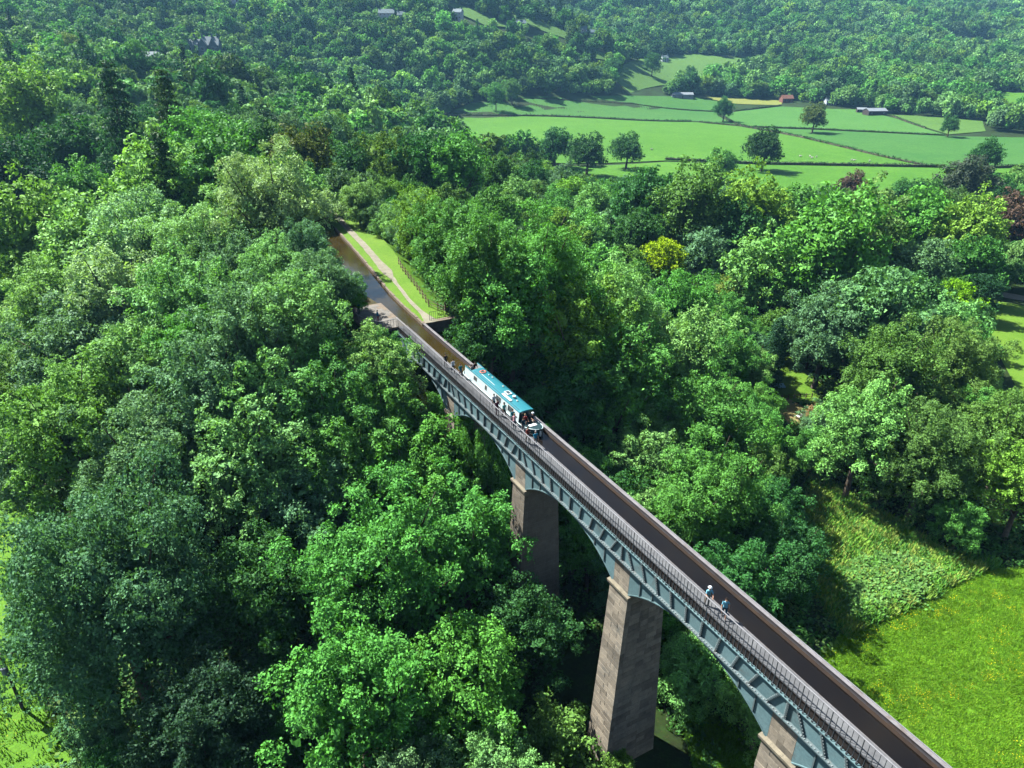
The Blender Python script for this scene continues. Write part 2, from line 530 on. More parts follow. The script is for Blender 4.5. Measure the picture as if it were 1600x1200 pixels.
# fields on the flood plain
sheet('hay_field', [(690, 181), (735, 162), (835, 155), (985, 163), (1120, 176), (1122, 181), (1152, 196), (1086, 190), (940, 185), (800, 181)], M['field_teal'], 0.5, 25)
sheet('upper_field', [(800, 153), (960, 150), (1090, 152), (1145, 164), (1128, 174), (985, 162), (840, 154)], M['field_teal'], 0.5, 25)
sheet('yellow_field', [(1092, 151.5), (1150, 154), (1222, 158), (1221, 165), (1150, 163)], M['field_yellow'], 0.55, 20)
sheet('wide_field', [(560, 190), (690, 183), (800, 182.5), (940, 186.5), (1086, 191.5), (1152, 198), (1250, 216), (1375, 246), (1445, 261), (1175, 257), (1040, 252), (720, 240)], M['field_bright'], 0.5, 20)
sheet('striped_field', [(1132, 181), (1150, 175), (1220, 167), (1300, 171), (1345, 172), (1400, 186), (1445, 202), (1478, 212), (1330, 205), (1178, 199), (1158, 195)], M['field_mown'], 0.5, 20)
sheet('long_field', [(1178, 200.5), (1330, 206.5), (1478, 213.5), (1620, 216), (1800, 225), (1800, 262), (1600, 261), (1540, 263), (1468, 262), (1446, 260), (1376, 245), (1252, 215)], M['field_teal'], 0.5, 20)
sheet('lower_field', [(700, 243), (1040, 254), (1175, 258.5), (1445, 263), (1540, 265), (1620, 263), (1640, 285), (1560, 310), (1420, 335), (1290, 345), (1000, 312), (740, 275)], M['field_bright'], 0.45, 15)
sheet('weedy_field', [(1392, 180), (1440, 182), (1535, 190), (1540, 206), (1482, 211), (1446, 200)], M['field_hill'], 0.5, 20)
sheet('stubble_field', [(1566, 268), (1640, 262), (1680, 290), (1590, 288)], M['field_yellow'], 0.4, 15)
sheet('sloping_field', [(958, 124), (1002, 92), (1080, 84), (1150, 92), (1185, 100), (1120, 118), (1062, 132), (985, 146)], M['field_hill'], 0.6, 25, clear_front=30)
sheet('hill_field', [(697, 6), (712, 6), (760, 26), (800, 44), (757, 40), (722, 24)], M['field_hill'], 0.6, 30, clear_front=30)
sheet('hill_pasture', [(783, 20), (830, 30), (890, 50), (886, 62), (840, 46)], M['field_hill'], 0.6, 30, clear_front=30)
sheet('orchard_field', [(894, 72), (945, 84), (962, 98), (930, 92)], M['field_hill'], 0.6, 20, clear_front=30)
sheet('riverside_field', [(1545, 143), (1640, 148), (1640, 168), (1548, 163)], M['field_bright'], 0.5, 20, clear_front=30)

sheet('high_field', [(1140, 92), (1185, 86), (1215, 92), (1180, 101)], M['field_hill'], 0.6, 25, clear_front=30)
sheet('ridge_field', [(1470, 58), (1530, 60), (1580, 70), (1540, 78), (1480, 70)], M['field_rough'], 0.8, 40, clear_front=30)
# ---------------------------------------------------------------- canal beyond the aqueduct
WATER_Z = -0.38
def interp(tab, s):
    return float(np.interp(s, [a for a, b in tab], [b for a, b in tab]))
EDGE_R = [(64.4, 3.5), (72.5, 3.7), (78.5, 4.0), (89.8, 5.2), (99, 6.1), (106, 6.7), (125, 8.2), (150, 9), (240, 9)]
EDGE_L = [(64.4, 1.3), (73.7, 1.3), (80, 0.3), (92, -1), (106, -1.2), (125, -0.5), (150, 0), (240, 0)]
BANK_R = [(64.4, 8.3), (66.5, 8.2), (70, 7.2), (78, 8.6), (87, 9.9), (100, 12.5), (125, 15), (240, 16)]
PATH_C = [(64.6, 4.9), (66.8, 5.0), (74, 5.3), (82, 6.4), (86.3, 6.95), (94, 7.7), (104, 8.8), (110, 9.2), (130, 11), (160, 12), (240, 12)]
PATH_W = [(64.6, 1.0), (68, 0.35), (82, 0.28), (85.5, 0.5), (87.5, 0.9), (95, 0.65), (110, 0.6), (240, 0.6)]
ST = list(np.arange(64.4, 128, 1.6)) + list(np.arange(130, 240, 5.0))

def strip(name, fa, fb, za, zb, mat, n=3, ss=ST, rough=0.0, kind='structure'):
    rng = random.Random(name)
    V, F = [], []
    for i, s in enumerate(ss):
        a, b = fa(s), fb(s)
        for k in range(n + 1):
            t = a + (b - a) * k / n
            j = rng.uniform(-rough, rough) if 0 < k < n else 0
            V.append(bw(s + (rng.uniform(-rough, rough) if 0 < i < len(ss) - 1 else 0), t + (rng.uniform(-rough, rough) * 0.6 if k in (0, n) else 0), za + (zb - za) * k / n + j * 0.3))
    for i in range(len(ss) - 1):
        for k in range(n):
            q = i * (n + 1) + k
            F.append((q, q + 1, q + n + 2, q + n + 1))
    o = link(name, fast_mesh(name, np.array([tuple(v) for v in V]), np.array(F), 4, mat, True))
    return tag(o, kind=kind)

def water_mat(name, c1, c2):
  global m
  m = NT(name)
  vec = m.coord('Object')
  _c = m.ramp(m.noise(0.35, 3, 0.5, vec), [(0.3, c1), (0.7, c2)])
  _b = m.n('ShaderNodeBump'); _b.inputs['Strength'].default_value = 0.22; _b.inputs['Distance'].default_value = 0.05
  m.l(m.noise(2.6, 3, 0.55, vec), _b.inputs['Height'])
  _p = m.principled(_c, 0.07, 0.5, 0.0, _b.outputs[0]); _p.inputs['IOR'].default_value = 1.33
  return m.mat
M['water'] = water_mat('trough_water', (0.005, 0.004, 0.0036, 1), (0.009, 0.007, 0.005, 1))      # over dark iron
M['muddy_water'] = water_mat('muddy_water', (0.021, 0.0155, 0.005, 1), (0.033, 0.024, 0.008, 1))    # over the silt of the canal bed
wm = MB()
ss = list(np.arange(-40, 64.4, 4.0)) + ST
prev = None
wm2 = MB()
for s in ss:
    a, b = (0.06, 3.58) if s < 64.4 else (interp(EDGE_L, s) - 0.3, interp(EDGE_R, s) + 0.3)
    cur = (bw(s, a, WATER_Z), bw(s, b, WATER_Z))
    if prev: (wm if s < 50 else wm2).poly([prev[0], prev[1], cur[1], cur[0]], [(0, 1, 2, 3)])
    prev = cur
tag(wm.build('trough_water', M['water']), kind='structure')
tag(wm2.build('canal_water', M['muddy_water']), kind='structure')
M['stone_kerb'] = worn('stone_kerb', srgb(140, 128, 112), srgb(110, 100, 88), 1.5, 0.9, 0.15, 0.4)
M['dirt'] = worn('dirt', srgb(84, 78, 54), srgb(66, 64, 44), 0.8, 0.95, 0.1, 0.5, c3=srgb(60, 84, 36))
strip('towpath_bank', lambda s: interp(EDGE_R, s) + 0.28, lambda s: interp(BANK_R, s), -0.10, -0.05, M['lawn'], 6, rough=0.10)
strip('bank_slope', lambda s: interp(BANK_R, s) - 0.3, lambda s: interp(BANK_R, s) + 4.5, -0.10, -2.9, M['grass_strip'], 5, ss=ST, rough=0.25)
strip('canal_bank_wall', lambda s: interp(EDGE_R, s) + 0.02, lambda s: interp(EDGE_R, s) + 0.03, -1.4, -0.09, M['dirt'], 2)
strip('towpath', lambda s: interp(PATH_C, s) - interp(PATH_W, s), lambda s: interp(PATH_C, s) + interp(PATH_W, s), 0.0, 0.0, M['gravel'], 2, rough=0.12)
strip('far_bank', lambda s: interp(EDGE_L, s) - 9, lambda s: interp(EDGE_L, s), -0.5, -0.15, M['dirt'], 4, ss=[s for s in ST if s > 73], rough=0.15)
kerb_root = empty('bank_kerb', bw(64.4, 3.5, -0.2))
tag(kerb_root, kind='structure')
rk = random.Random(4)
s = 64.6
while s < 118:
    L = rk.uniform(0.8, 1.4)
    a, b = bw(s, interp(EDGE_R, s)), bw(s + L - 0.05, interp(EDGE_R, s + L))
    d = (b - a).normalized(); nrm = Vector((d.y, -d.x, 0))
    w = rk.uniform(0.24, 0.36); h = rk.uniform(-0.02, 0.05)
    pts = [a, b, b + nrm * w, a + nrm * w]
    loc = Vector(kerb_root.location)
    mb = MB().hexa([tuple(p + Vector((0, 0, -0.5)) - loc - Vector((0, 0, p.z))) for p in pts] + [tuple(p - loc + Vector((0, 0, h + rk.uniform(-0.02, 0.02)))) for p in pts])
    mb.build('stone', M['stone_kerb'], kerb_root)
    s += L
OPEN.append([(p.x, p.y) for p in [bw(s, interp(EDGE_L, s) - 0.5) for s in (62, 72, 80, 92, 106, 120)] + [bw(s, interp(BANK_R, s) - (0.5 if s > 80 else -1.5)) for s in (118, 106, 92, 80, 72, 62)]])
OPEN.append([(p.x, p.y) for p in [bw(-30, -4.5), bw(38, -4.0), bw(50, -3.2), bw(66, -2.5), bw(66, 9.5), bw(62, 7.5), bw(50, 6.6), bw(38, 6.6), bw(-30, 9)]])
OPEN.append([(p.x, p.y) for p in [ground_at(u, v) for u, v in ((700, 181), (745, 160), (835, 152), (1100, 150), (1225, 157), (1345, 171), (1395, 181), (1540, 191), (1545, 207), (1700, 214), (1850, 228), (1850, 262), (1640, 284), (1560, 308), (1420, 333), (1290, 343), (1180, 290), (1040, 262), (850, 255), (740, 246), (690, 215))]])

# ================================================================== trees
def crown_lobes(rng, kind, Rr, semi, Hc, dense=False):
    L = []
    if kind in ('ash', 'dome', 'oak', 'bush'):
        N = {'ash': 150, 'dome': 110, 'oak': 80, 'bush': 40}[kind] if dense else {'ash': 60, 'dome': 46, 'oak': 36, 'bush': 30}[kind]
        lo, hi = {'ash': (0.07, 0.20), 'dome': (0.10, 0.25), 'oak': (0.10, 0.28), 'bush': (0.16, 0.32)}[kind] if dense else {'ash': (0.14, 0.25), 'dome': (0.19, 0.31), 'oak': (0.2, 0.34), 'bush': (0.22, 0.34)}[kind]
        zmin = {'ash': -0.75, 'dome': -0.85, 'oak': -0.6, 'bush': -0.4}[kind]
        ph = rng.random() * 6.28
        wob = rng.normal(size=(4, 3))
        for k in range(N):
            z = zmin + (1 - zmin) * (k + rng.random()) / N
            r = math.sqrt(max(0, 1 - z * z))
            th = ph + k * 2.39996 + rng.normal() * 0.25
            d = np.array([r * math.cos(th), r * math.sin(th), z])
            lump = 1 + 0.13 * math.sin(3 * th + wob[0, 0] * 3) * r + 0.10 * math.sin(5 * z + 2 * th + wob[0, 1] * 3)
            k2 = (0.80 + (0.15 if dense else 0.10) * rng.normal()) * lump
            if rng.random() < 0.22: k2 *= rng.uniform(0.35, 0.8)
            L.append((d[0] * Rr * k2, d[1] * Rr * k2, Hc + d[2] * semi * k2, Rr * rng.uniform(lo, hi)))
    elif kind == 'conifer':
        Ht = Hc + semi
        z = Hc - semi * 0.75
        while z < Ht - 0.2:
            f = (Ht - z) / (semi * 1.75)
            rad = Rr * (0.12 + 0.88 * f ** 0.85)
            nb = max(4, int(4 + 6 * f))
            a0 = rng.random() * 6.28
            for b in range(nb):
                th = a0 + b * 6.283 / nb + rng.normal() * 0.15
                ln = rad * rng.uniform(0.75, 1.12)
                for q in (0.45, 0.75, 1.0):
                    L.append((ln * q * math.cos(th), ln * q * math.sin(th), z - ln * q * q * 0.28, (0.30 + 0.10 * f) * Rr * 0.42 * (1.15 - 0.4 * q)))
            z += Rr * rng.uniform(0.22, 0.3)
    elif kind == 'cypress':
        for k in range(70):
            z = Hc + semi * (-0.95 + 1.9 * k / 70)
            f = min(1, (Hc + semi - z) / semi * 0.9) ** 0.7
            th = rng.random() * 6.28
            L.append((Rr * 0.6 * f * math.cos(th), Rr * 0.6 * f * math.sin(th), z, Rr * (0.28 + 0.25 * f)))
    return np.array(L)

def leaf_cards(rng, L, n, size, kind, core=0.10, core_size=2.4):
    w = L[:, 3] ** 2
    pick = rng.choice(len(L), int(n * 1.9), p=w / w.sum())
    d = rng.normal(size=(len(pick), 3))
    d[:, 2] += {'ash': 0.75, 'conifer': 0.35}.get(kind, 0.5)
    d /= np.linalg.norm(d, axis=1)[:, None]
    rad = L[pick, 3] * (0.55 + 0.75 * rng.beta(2.2, 1.8, len(pick)))
    stretch = np.array([1.0, 1.0, 1.25 if kind == 'ash' else 0.85])
    P = L[pick, :3] + d * rad[:, None] * stretch
    keep = np.ones(len(P), bool)
    for i in range(len(L)):
        q = (P - L[i, :3]) / stretch
        keep &= ~((np.einsum('ij,ij->i', q, q) < (0.5 * L[i, 3]) ** 2) & (pick != i))
    P, d = P[keep], d[keep]
    per = 12 if n > 20000 else 7 if n > 5000 else 1
    twig = None
    if per > 1 and kind not in ('conifer', 'cypress'):      # leaves gather in sprays with gaps between them
        P, d = P[:n // per], d[:n // per]
        cs = size * (1.55 if per > 8 else 1.3)
        twig = d * 0.8 + rng.normal(size=P.shape) * 0.45 + np.array([0, 0, 0.35])
        twig /= np.linalg.norm(twig, axis=1)[:, None]
        P = P.repeat(per, 0); d = d.repeat(per, 0); twig = twig.repeat(per, 0)
        off = rng.normal(size=P.shape) * cs * 0.62
        off -= twig * np.einsum('ij,ij->i', off, twig)[:, None] * 0.6
        P = P + off - twig * (np.einsum('ij,ij->i', off, off)[:, None] / cs) * 0.25
    else:
        P, d = P[:n], d[:n]
    m = len(P)
    size = np.full(m, size)
    if kind not in ('conifer', 'cypress') and core:      # a dense inside of larger sprays, so that the far side of the crown lies in shade
        cen = L[:, :3].mean(0)
        q = rng.choice(len(L), max(40, int(m * core)))
        pc = cen + (L[q, :3] - cen) * rng.uniform(0.40, 0.82, (len(q), 1)) + rng.normal(size=(len(q), 3)) * L[q, 3:4] * 0.25
        dc = pc - cen; dc /= np.linalg.norm(dc, axis=1)[:, None] + 1e-9
        P = np.r_[P, pc]; d = np.r_[d, dc]
        size = np.r_[size, size[:1].repeat(len(q)) * core_size]
        m = len(P)
    nrm = d * 0.9 + rng.normal(size=(m, 3)) * 0.55 + np.array([0, 0, 0.2])
    if twig is not None: nrm[:len(twig)] = twig + rng.normal(size=twig.shape) * 0.42
    nrm /= np.linalg.norm(nrm, axis=1)[:, None]
    a = np.cross(nrm, rng.normal(size=(m, 3)))
    if kind == 'conifer': a = d * 0.8 + np.array([0, 0, -0.5]) + rng.normal(size=(m, 3)) * 0.5
    a -= nrm * np.einsum('ij,ij->i', a, nrm)[:, None]
    a /= np.linalg.norm(a, axis=1)[:, None] + 1e-9
    b = np.cross(nrm, a)
    ln = (size * rng.uniform(0.45, 1.55, m))[:, None]
    wd = ln * rng.uniform(0.28, 0.45, m)[:, None] * (0.6 if kind == 'conifer' else 1.0)
    droop = nrm * ln * 0.16
    V = np.stack([P - a * ln * 0.5 - droop, P + b * wd - a * ln * 0.05, P + a * ln * 0.5 - droop, P - b * wd - a * ln * 0.05], 1).reshape(-1, 3)
    return V, np.arange(4 * m).reshape(m, 4)

def make_variant(name, kind, seed, Rr, semi_k, hc_k, n, size, leaf_mat, limbs=9, sides=7):
    rng = np.random.default_rng(seed)
    semi, Hc = Rr * semi_k, Rr * hc_k
    L = crown_lobes(rng, kind, Rr, semi, Hc, n > 2000)
    V, F = leaf_cards(rng, L, n, size, kind)
    cm = fast_mesh(name + '_crown', V, F, 4, leaf_mat)
    t = MB()
    top = Hc + (semi * 0.8 if kind in ('conifer', 'cypress') else semi * 0.25)
    r0 = Rr * 0.065
    bend = rng.normal(size=2) * Rr * 0.05
    path = [(0, 0, -1.2), (0, 0, 0.3), (bend[0] * 0.5, bend[1] * 0.5, Hc * 0.5), (bend[0], bend[1], Hc * 0.8), (bend[0] * 1.3, bend[1] * 1.3, top)]
    t.tube(path, [r0 * 1.5, r0 * 1.15, r0 * 0.85, r0 * 0.6, r0 * 0.12], sides)
    if limbs:
        for i in rng.choice(len(L), min(limbs, len(L)), replace=False):
            e = Vector(L[i, :3]) * 1.0
            h0 = Hc * rng.uniform(0.42, 0.8)
            p0 = Vector((bend[0] * h0 / Hc, bend[1] * h0 / Hc, h0))
            mid = p0.lerp(e, 0.5) + Vector((0, 0, -0.06 * Rr))
            end = p0.lerp(e, rng.uniform(1.0, 1.22))
            t.tube([p0, mid, end], [r0 * 0.42, r0 * 0.27, r0 * 0.07], 5, cap=False)
    tm = t.mesh(name + '_trunk', [M['bark']], True)
    return dict(crown=cm, trunk=tm, R=Rr, Hc=Hc, H=Hc + semi, kind=kind)

NEAR, MID = {}, {}
def _mk(store, key, kind, seeds, Rr, sk, hk, n, size, limbs):
    store[key] = [make_variant('%s_%d' % (key, s), kind, s, Rr, sk, hk, n, size, M['leaf'], limbs) for s in seeds]
_mk(NEAR, 'ash', 'ash', (11, 12, 13), 5.0, 1.20, 1.75, 32000, 0.20, 30)
_mk(NEAR, 'dome', 'dome', (21, 22, 23), 5.0, 1.05, 1.50, 30000, 0.21, 18)
_mk(NEAR, 'oak', 'oak', (31, 32), 5.0, 0.90, 1.12, 28000, 0.20, 14)
_mk(NEAR, 'big', 'dome', (41,), 9.5, 0.95, 1.15, 80000, 0.24, 14)
_mk(NEAR, 'bigash', 'ash', (42,), 8.0, 1.05, 1.40, 66000, 0.22, 26)
_mk(NEAR, 'bush', 'bush', (51, 52), 2.2, 0.95, 0.8, 7000, 0.17, 7)
_mk(NEAR, 'conifer', 'conifer', (61, 62), 4.0, 2.3, 2.5, 22000, 0.30, 0)
_mk(NEAR, 'cypress', 'cypress', (71,), 1.7, 3.4, 3.5, 10000, 0.20, 0)
_mk(MID, 'ash', 'ash', (14, 15), 5.0, 1.20, 1.75, 9000, 0.36, 8)
_mk(MID, 'dome', 'dome', (24, 25), 5.0, 1.05, 1.50, 9000, 0.36, 6)
_mk(MID, 'oak', 'oak', (34,), 5.0, 0.90, 1.12, 9000, 0.35, 8)
_mk(MID, 'conifer', 'conifer', (64,), 4.0, 2.3, 2.5, 8000, 0.44, 0)
for k in ('big',): MID[k] = MID['dome']
MID['bigash'] = MID['ash']; MID['bush'] = NEAR['bush']; MID['cypress'] = NEAR['cypress']

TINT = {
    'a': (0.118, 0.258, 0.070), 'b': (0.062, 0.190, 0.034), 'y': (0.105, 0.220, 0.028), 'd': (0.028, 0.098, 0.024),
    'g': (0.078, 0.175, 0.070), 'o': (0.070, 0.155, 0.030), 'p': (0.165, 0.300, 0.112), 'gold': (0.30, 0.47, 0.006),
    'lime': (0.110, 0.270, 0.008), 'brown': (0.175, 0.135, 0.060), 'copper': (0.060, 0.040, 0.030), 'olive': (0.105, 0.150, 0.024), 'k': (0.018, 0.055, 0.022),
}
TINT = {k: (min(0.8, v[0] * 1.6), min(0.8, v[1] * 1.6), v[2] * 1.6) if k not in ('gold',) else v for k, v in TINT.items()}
rt = random.Random(77)
PLACED = []      # (x, y, R)
N_TREES = [0]

KEEP = [bw(s, t, z) for s in np.arange(66, 108, 4.0) for t, z in ((interp(EDGE_R, s) - 1.6, -0.3), (interp(PATH_C, s), 0.0), (interp(EDGE_R, s) + 0.5, 0), (interp(BANK_R, s) - 0.8, 0.0), (interp(EDGE_R, s) - (2.2 if s > 82 else 1.9), -0.3))] + \
       [bw(s, t, z) for s in np.arange(2, 62, 4.0) for t, z in ((0.6, 1.0), (3.6, 0.0), (2.4, 0.5))] + [bw(s, 0, -1.9) for s in np.arange(2, 44, 4.0)] + \
       [bw(16.1, 0, z) for z in (-8, -14, -19)] + [bw(32.2, 0, z) for z in (-6, -10, -14)] + [bw(66.3, -0.8, 0.8)] + \
       [ground_at(u, v) for u, v in ((1240, 590), (1265, 600), (1235, 615), (1230, 640), (1290, 960), (1320, 850), (1390, 860), (1290, 790), (1340, 830), (1450, 880), (1300, 900), (1400, 920),
        (2, 520), (2, 800), (16, 1085), (12, 1050), (1560, 480), (1585, 520), (1590, 580), (1570, 458), (1595, 465), (1552, 495), (1600, 540), (1578, 556), (1598, 610), (1545, 470), (1225, 575), (1250, 610), (1250, 645))] + \
       [ground_at(u, v) for u, v in ((740, 196), (780, 202), (820, 207), (900, 203), (1010, 224), (1060, 230), (1100, 233), (1160, 225), (1160, 248), (1240, 240), (1260, 275), (1300, 290), (1400, 278), (1340, 250), (1450, 250), (1520, 240), (1560, 230), (1500, 222), (1195, 258), (1240, 255))]
KEEP += [ground_at(1038, 408, 8.0) + Vector((0, 0, h)) for h in (5.5, 8.0, 10.0)]
KEEP_FAR = [ground_at(u, v) for u, v in ((1000, 110), (1020, 125), (1050, 120), (1100, 105), (1030, 137), (1130, 100), (980, 132), (706, 12), (740, 28), (780, 40), (800, 26), (840, 40), (870, 52), (905, 78), (935, 88), (1575, 155), (1410, 190), (1450, 195), (1500, 200), (1120, 155), (1190, 160), (1365, 180))] + \
       [ground_at(u, v) + Vector((0, 0, h)) for u, v, h in ((322, 98, 7), (308, 98, 7), (338, 98, 7), (238, 128, 12), (605, 40, 9), (628, 41, 9), (716, 37, 9), (813, 45, 5), (925, 62, 8), (910, 60, 8), (1038, 97, 5), (262, 6, 11), (372, 17, 12), (1228, 160, 4), (1065, 153, 3))]
KEEP_SUN = [ground_at(u, v) for u, v in ((1330, 830), (1380, 850), (1420, 880), (1320, 800), (1350, 930), (1400, 920), (1450, 890), (1300, 850), (1245, 590), (1265, 605), (1240, 650), (1380, 990), (1450, 950), (1550, 900), (1590, 900), (1500, 930))] + \
       [bw(s, interp(PATH_C, s), 0.0) for s in (70, 75, 80, 85, 90, 95)] + [bw(s, 0.3, -1.5) for s in range(4, 44, 4)] + [bw(16.1, -0.5, -8), bw(16.1, -0.6, -13), bw(16.1, -.8, -18), bw(32.2, -0.5, -8)]
_KP = np.array([tuple(p) for p in KEEP]); _KF = np.array([tuple(p) for p in KEEP_FAR]); _KS = np.array([tuple(p) for p in KEEP_SUN])

def blocks_np(x, y, z, Rr, semi, pts, sun=False):
    """how deep a crown (centre x, y, z) stands in a sight line (or in the sun) of things the photograph shows"""
    x, y, z, Rr, semi = [np.broadcast_to(np.asarray(q, float), np.shape(np.atleast_1d(x))) for q in (np.atleast_1d(x), y, z, Rr, semi)]
    Rr = Rr * 1.12; semi = semi * 1.1
    worst = np.zeros(x.shape)
    O = np.array([0, 0, CAM_H])
    for P in pts:
        if sun:
            d, o, far = np.array(sun_dir), P, 200.0
        else:
            d = P - O; far = np.linalg.norm(d); d = d / far; o = O
        k = (x - o[0]) * d[0] + (y - o[1]) * d[1] + (z - o[2]) * d[2]
        qx, qy, qz = x - o[0] - d[0] * k, y - o[1] - d[1] * k, z - o[2] - d[2] * k
        e = np.sqrt((qx * qx + qy * qy) / (Rr * Rr) + qz * qz / (semi * semi))
        worst = np.maximum(worst, np.where((k > 0) & (k < far - 1.0), 1 - e, 0))
    return worst

def blocks(x, y, z, Rr, Hc, semi):
    w = float(blocks_np(x, y, z + Hc, Rr, semi, _KP)[0])
    return max(w, float(blocks_np(x, y, z + Hc, Rr, semi, _KS, True)[0]) - 0.1)

def plant(x, y, kind, Rr, tint, label, group, name, tilt=0.0, zs=1.0):
    z = tz(x, y)
    dist = math.hypot(math.hypot(x, y), CAM_H - z)
    store = NEAR if dist < 150 else MID
    var = rt.choice(store[kind])
    s = Rr / var['R']
    root = empty(name, (x, y, z), rt.uniform(0, 6.283))
    root.scale = (s, s, s * zs)
    if tilt: root.rotation_euler = (rt.uniform(-tilt, tilt), rt.uniform(-tilt, tilt), root.rotation_euler[2])
    tag(root, label, 'shrub' if kind == 'bush' else 'tree', group)
    c = link('crown', var['crown'], root)
    j = [rt.uniform(0.88, 1.14) for _ in range(3)] if tint != TINT['gold'] else [1, 1, 1]
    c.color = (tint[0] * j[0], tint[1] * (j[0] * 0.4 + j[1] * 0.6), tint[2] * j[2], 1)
    link('trunk', var['trunk'], root)
    PLACED.append((x, y, Rr)); N_TREES[0] += 1
    return root

def hero(u, v, dpx, kind, tint, label, name=None, group=None, zs=1.0):
    """the crown's middle seen at (u, v), dpx wide in the photograph; it stands on the ground below"""
    Rr, hc = 5.0, 8.0
    var = NEAR[kind][0]
    for _ in range(6):
        p = ground_at(u, v, hc)
        w = (Vector((p.x, p.y, p.z + hc)) - Vector((0, 0, CAM_H))).dot(_f)
        Rr = 0.5 * dpx / FPX * w
        hc = var['Hc'] / var['R'] * Rr * zs
    for _ in range(9):
        hc = var['Hc'] / var['R'] * Rr * zs
        bl = blocks(p.x, p.y, p.z, Rr, hc, Rr * var['H'] / var['R'] * zs - hc)
        if bl < 0.03 or group == FT or label.startswith('huge'): break
        Rr *= 0.92
    if bl > 0.12: print('BLOCKS %.2f R%.1f H%.1f' % (bl, Rr, p.z + hc), u, v, label)
    s_, t_ = wb(p.x, p.y)
    if 10 < s_ < 72 and p.z + hc + Rr > -3.0:          # no crown grows through the trough
        need = Rr * 1.18 + 0.3
        if -need < t_ < 1.8: p = bw(s_, -need)
        elif 1.8 <= t_ < 4.0 + need: p = bw(s_, 4.0 + need)
        p = Vector((p.x, p.y, tz(p.x, p.y)))
    names = {'ash': 'ash_tree', 'dome': 'sycamore_tree', 'oak': 'oak_tree', 'big': 'chestnut_tree', 'bigash': 'ash_tree', 'bush': 'shrub', 'conifer': 'conifer_tree', 'cypress': 'cypress_tree'}
    return plant(p.x, p.y, kind, Rr, TINT[tint] if isinstance(tint, str) else tint, label, group, name or names[kind], zs=zs)

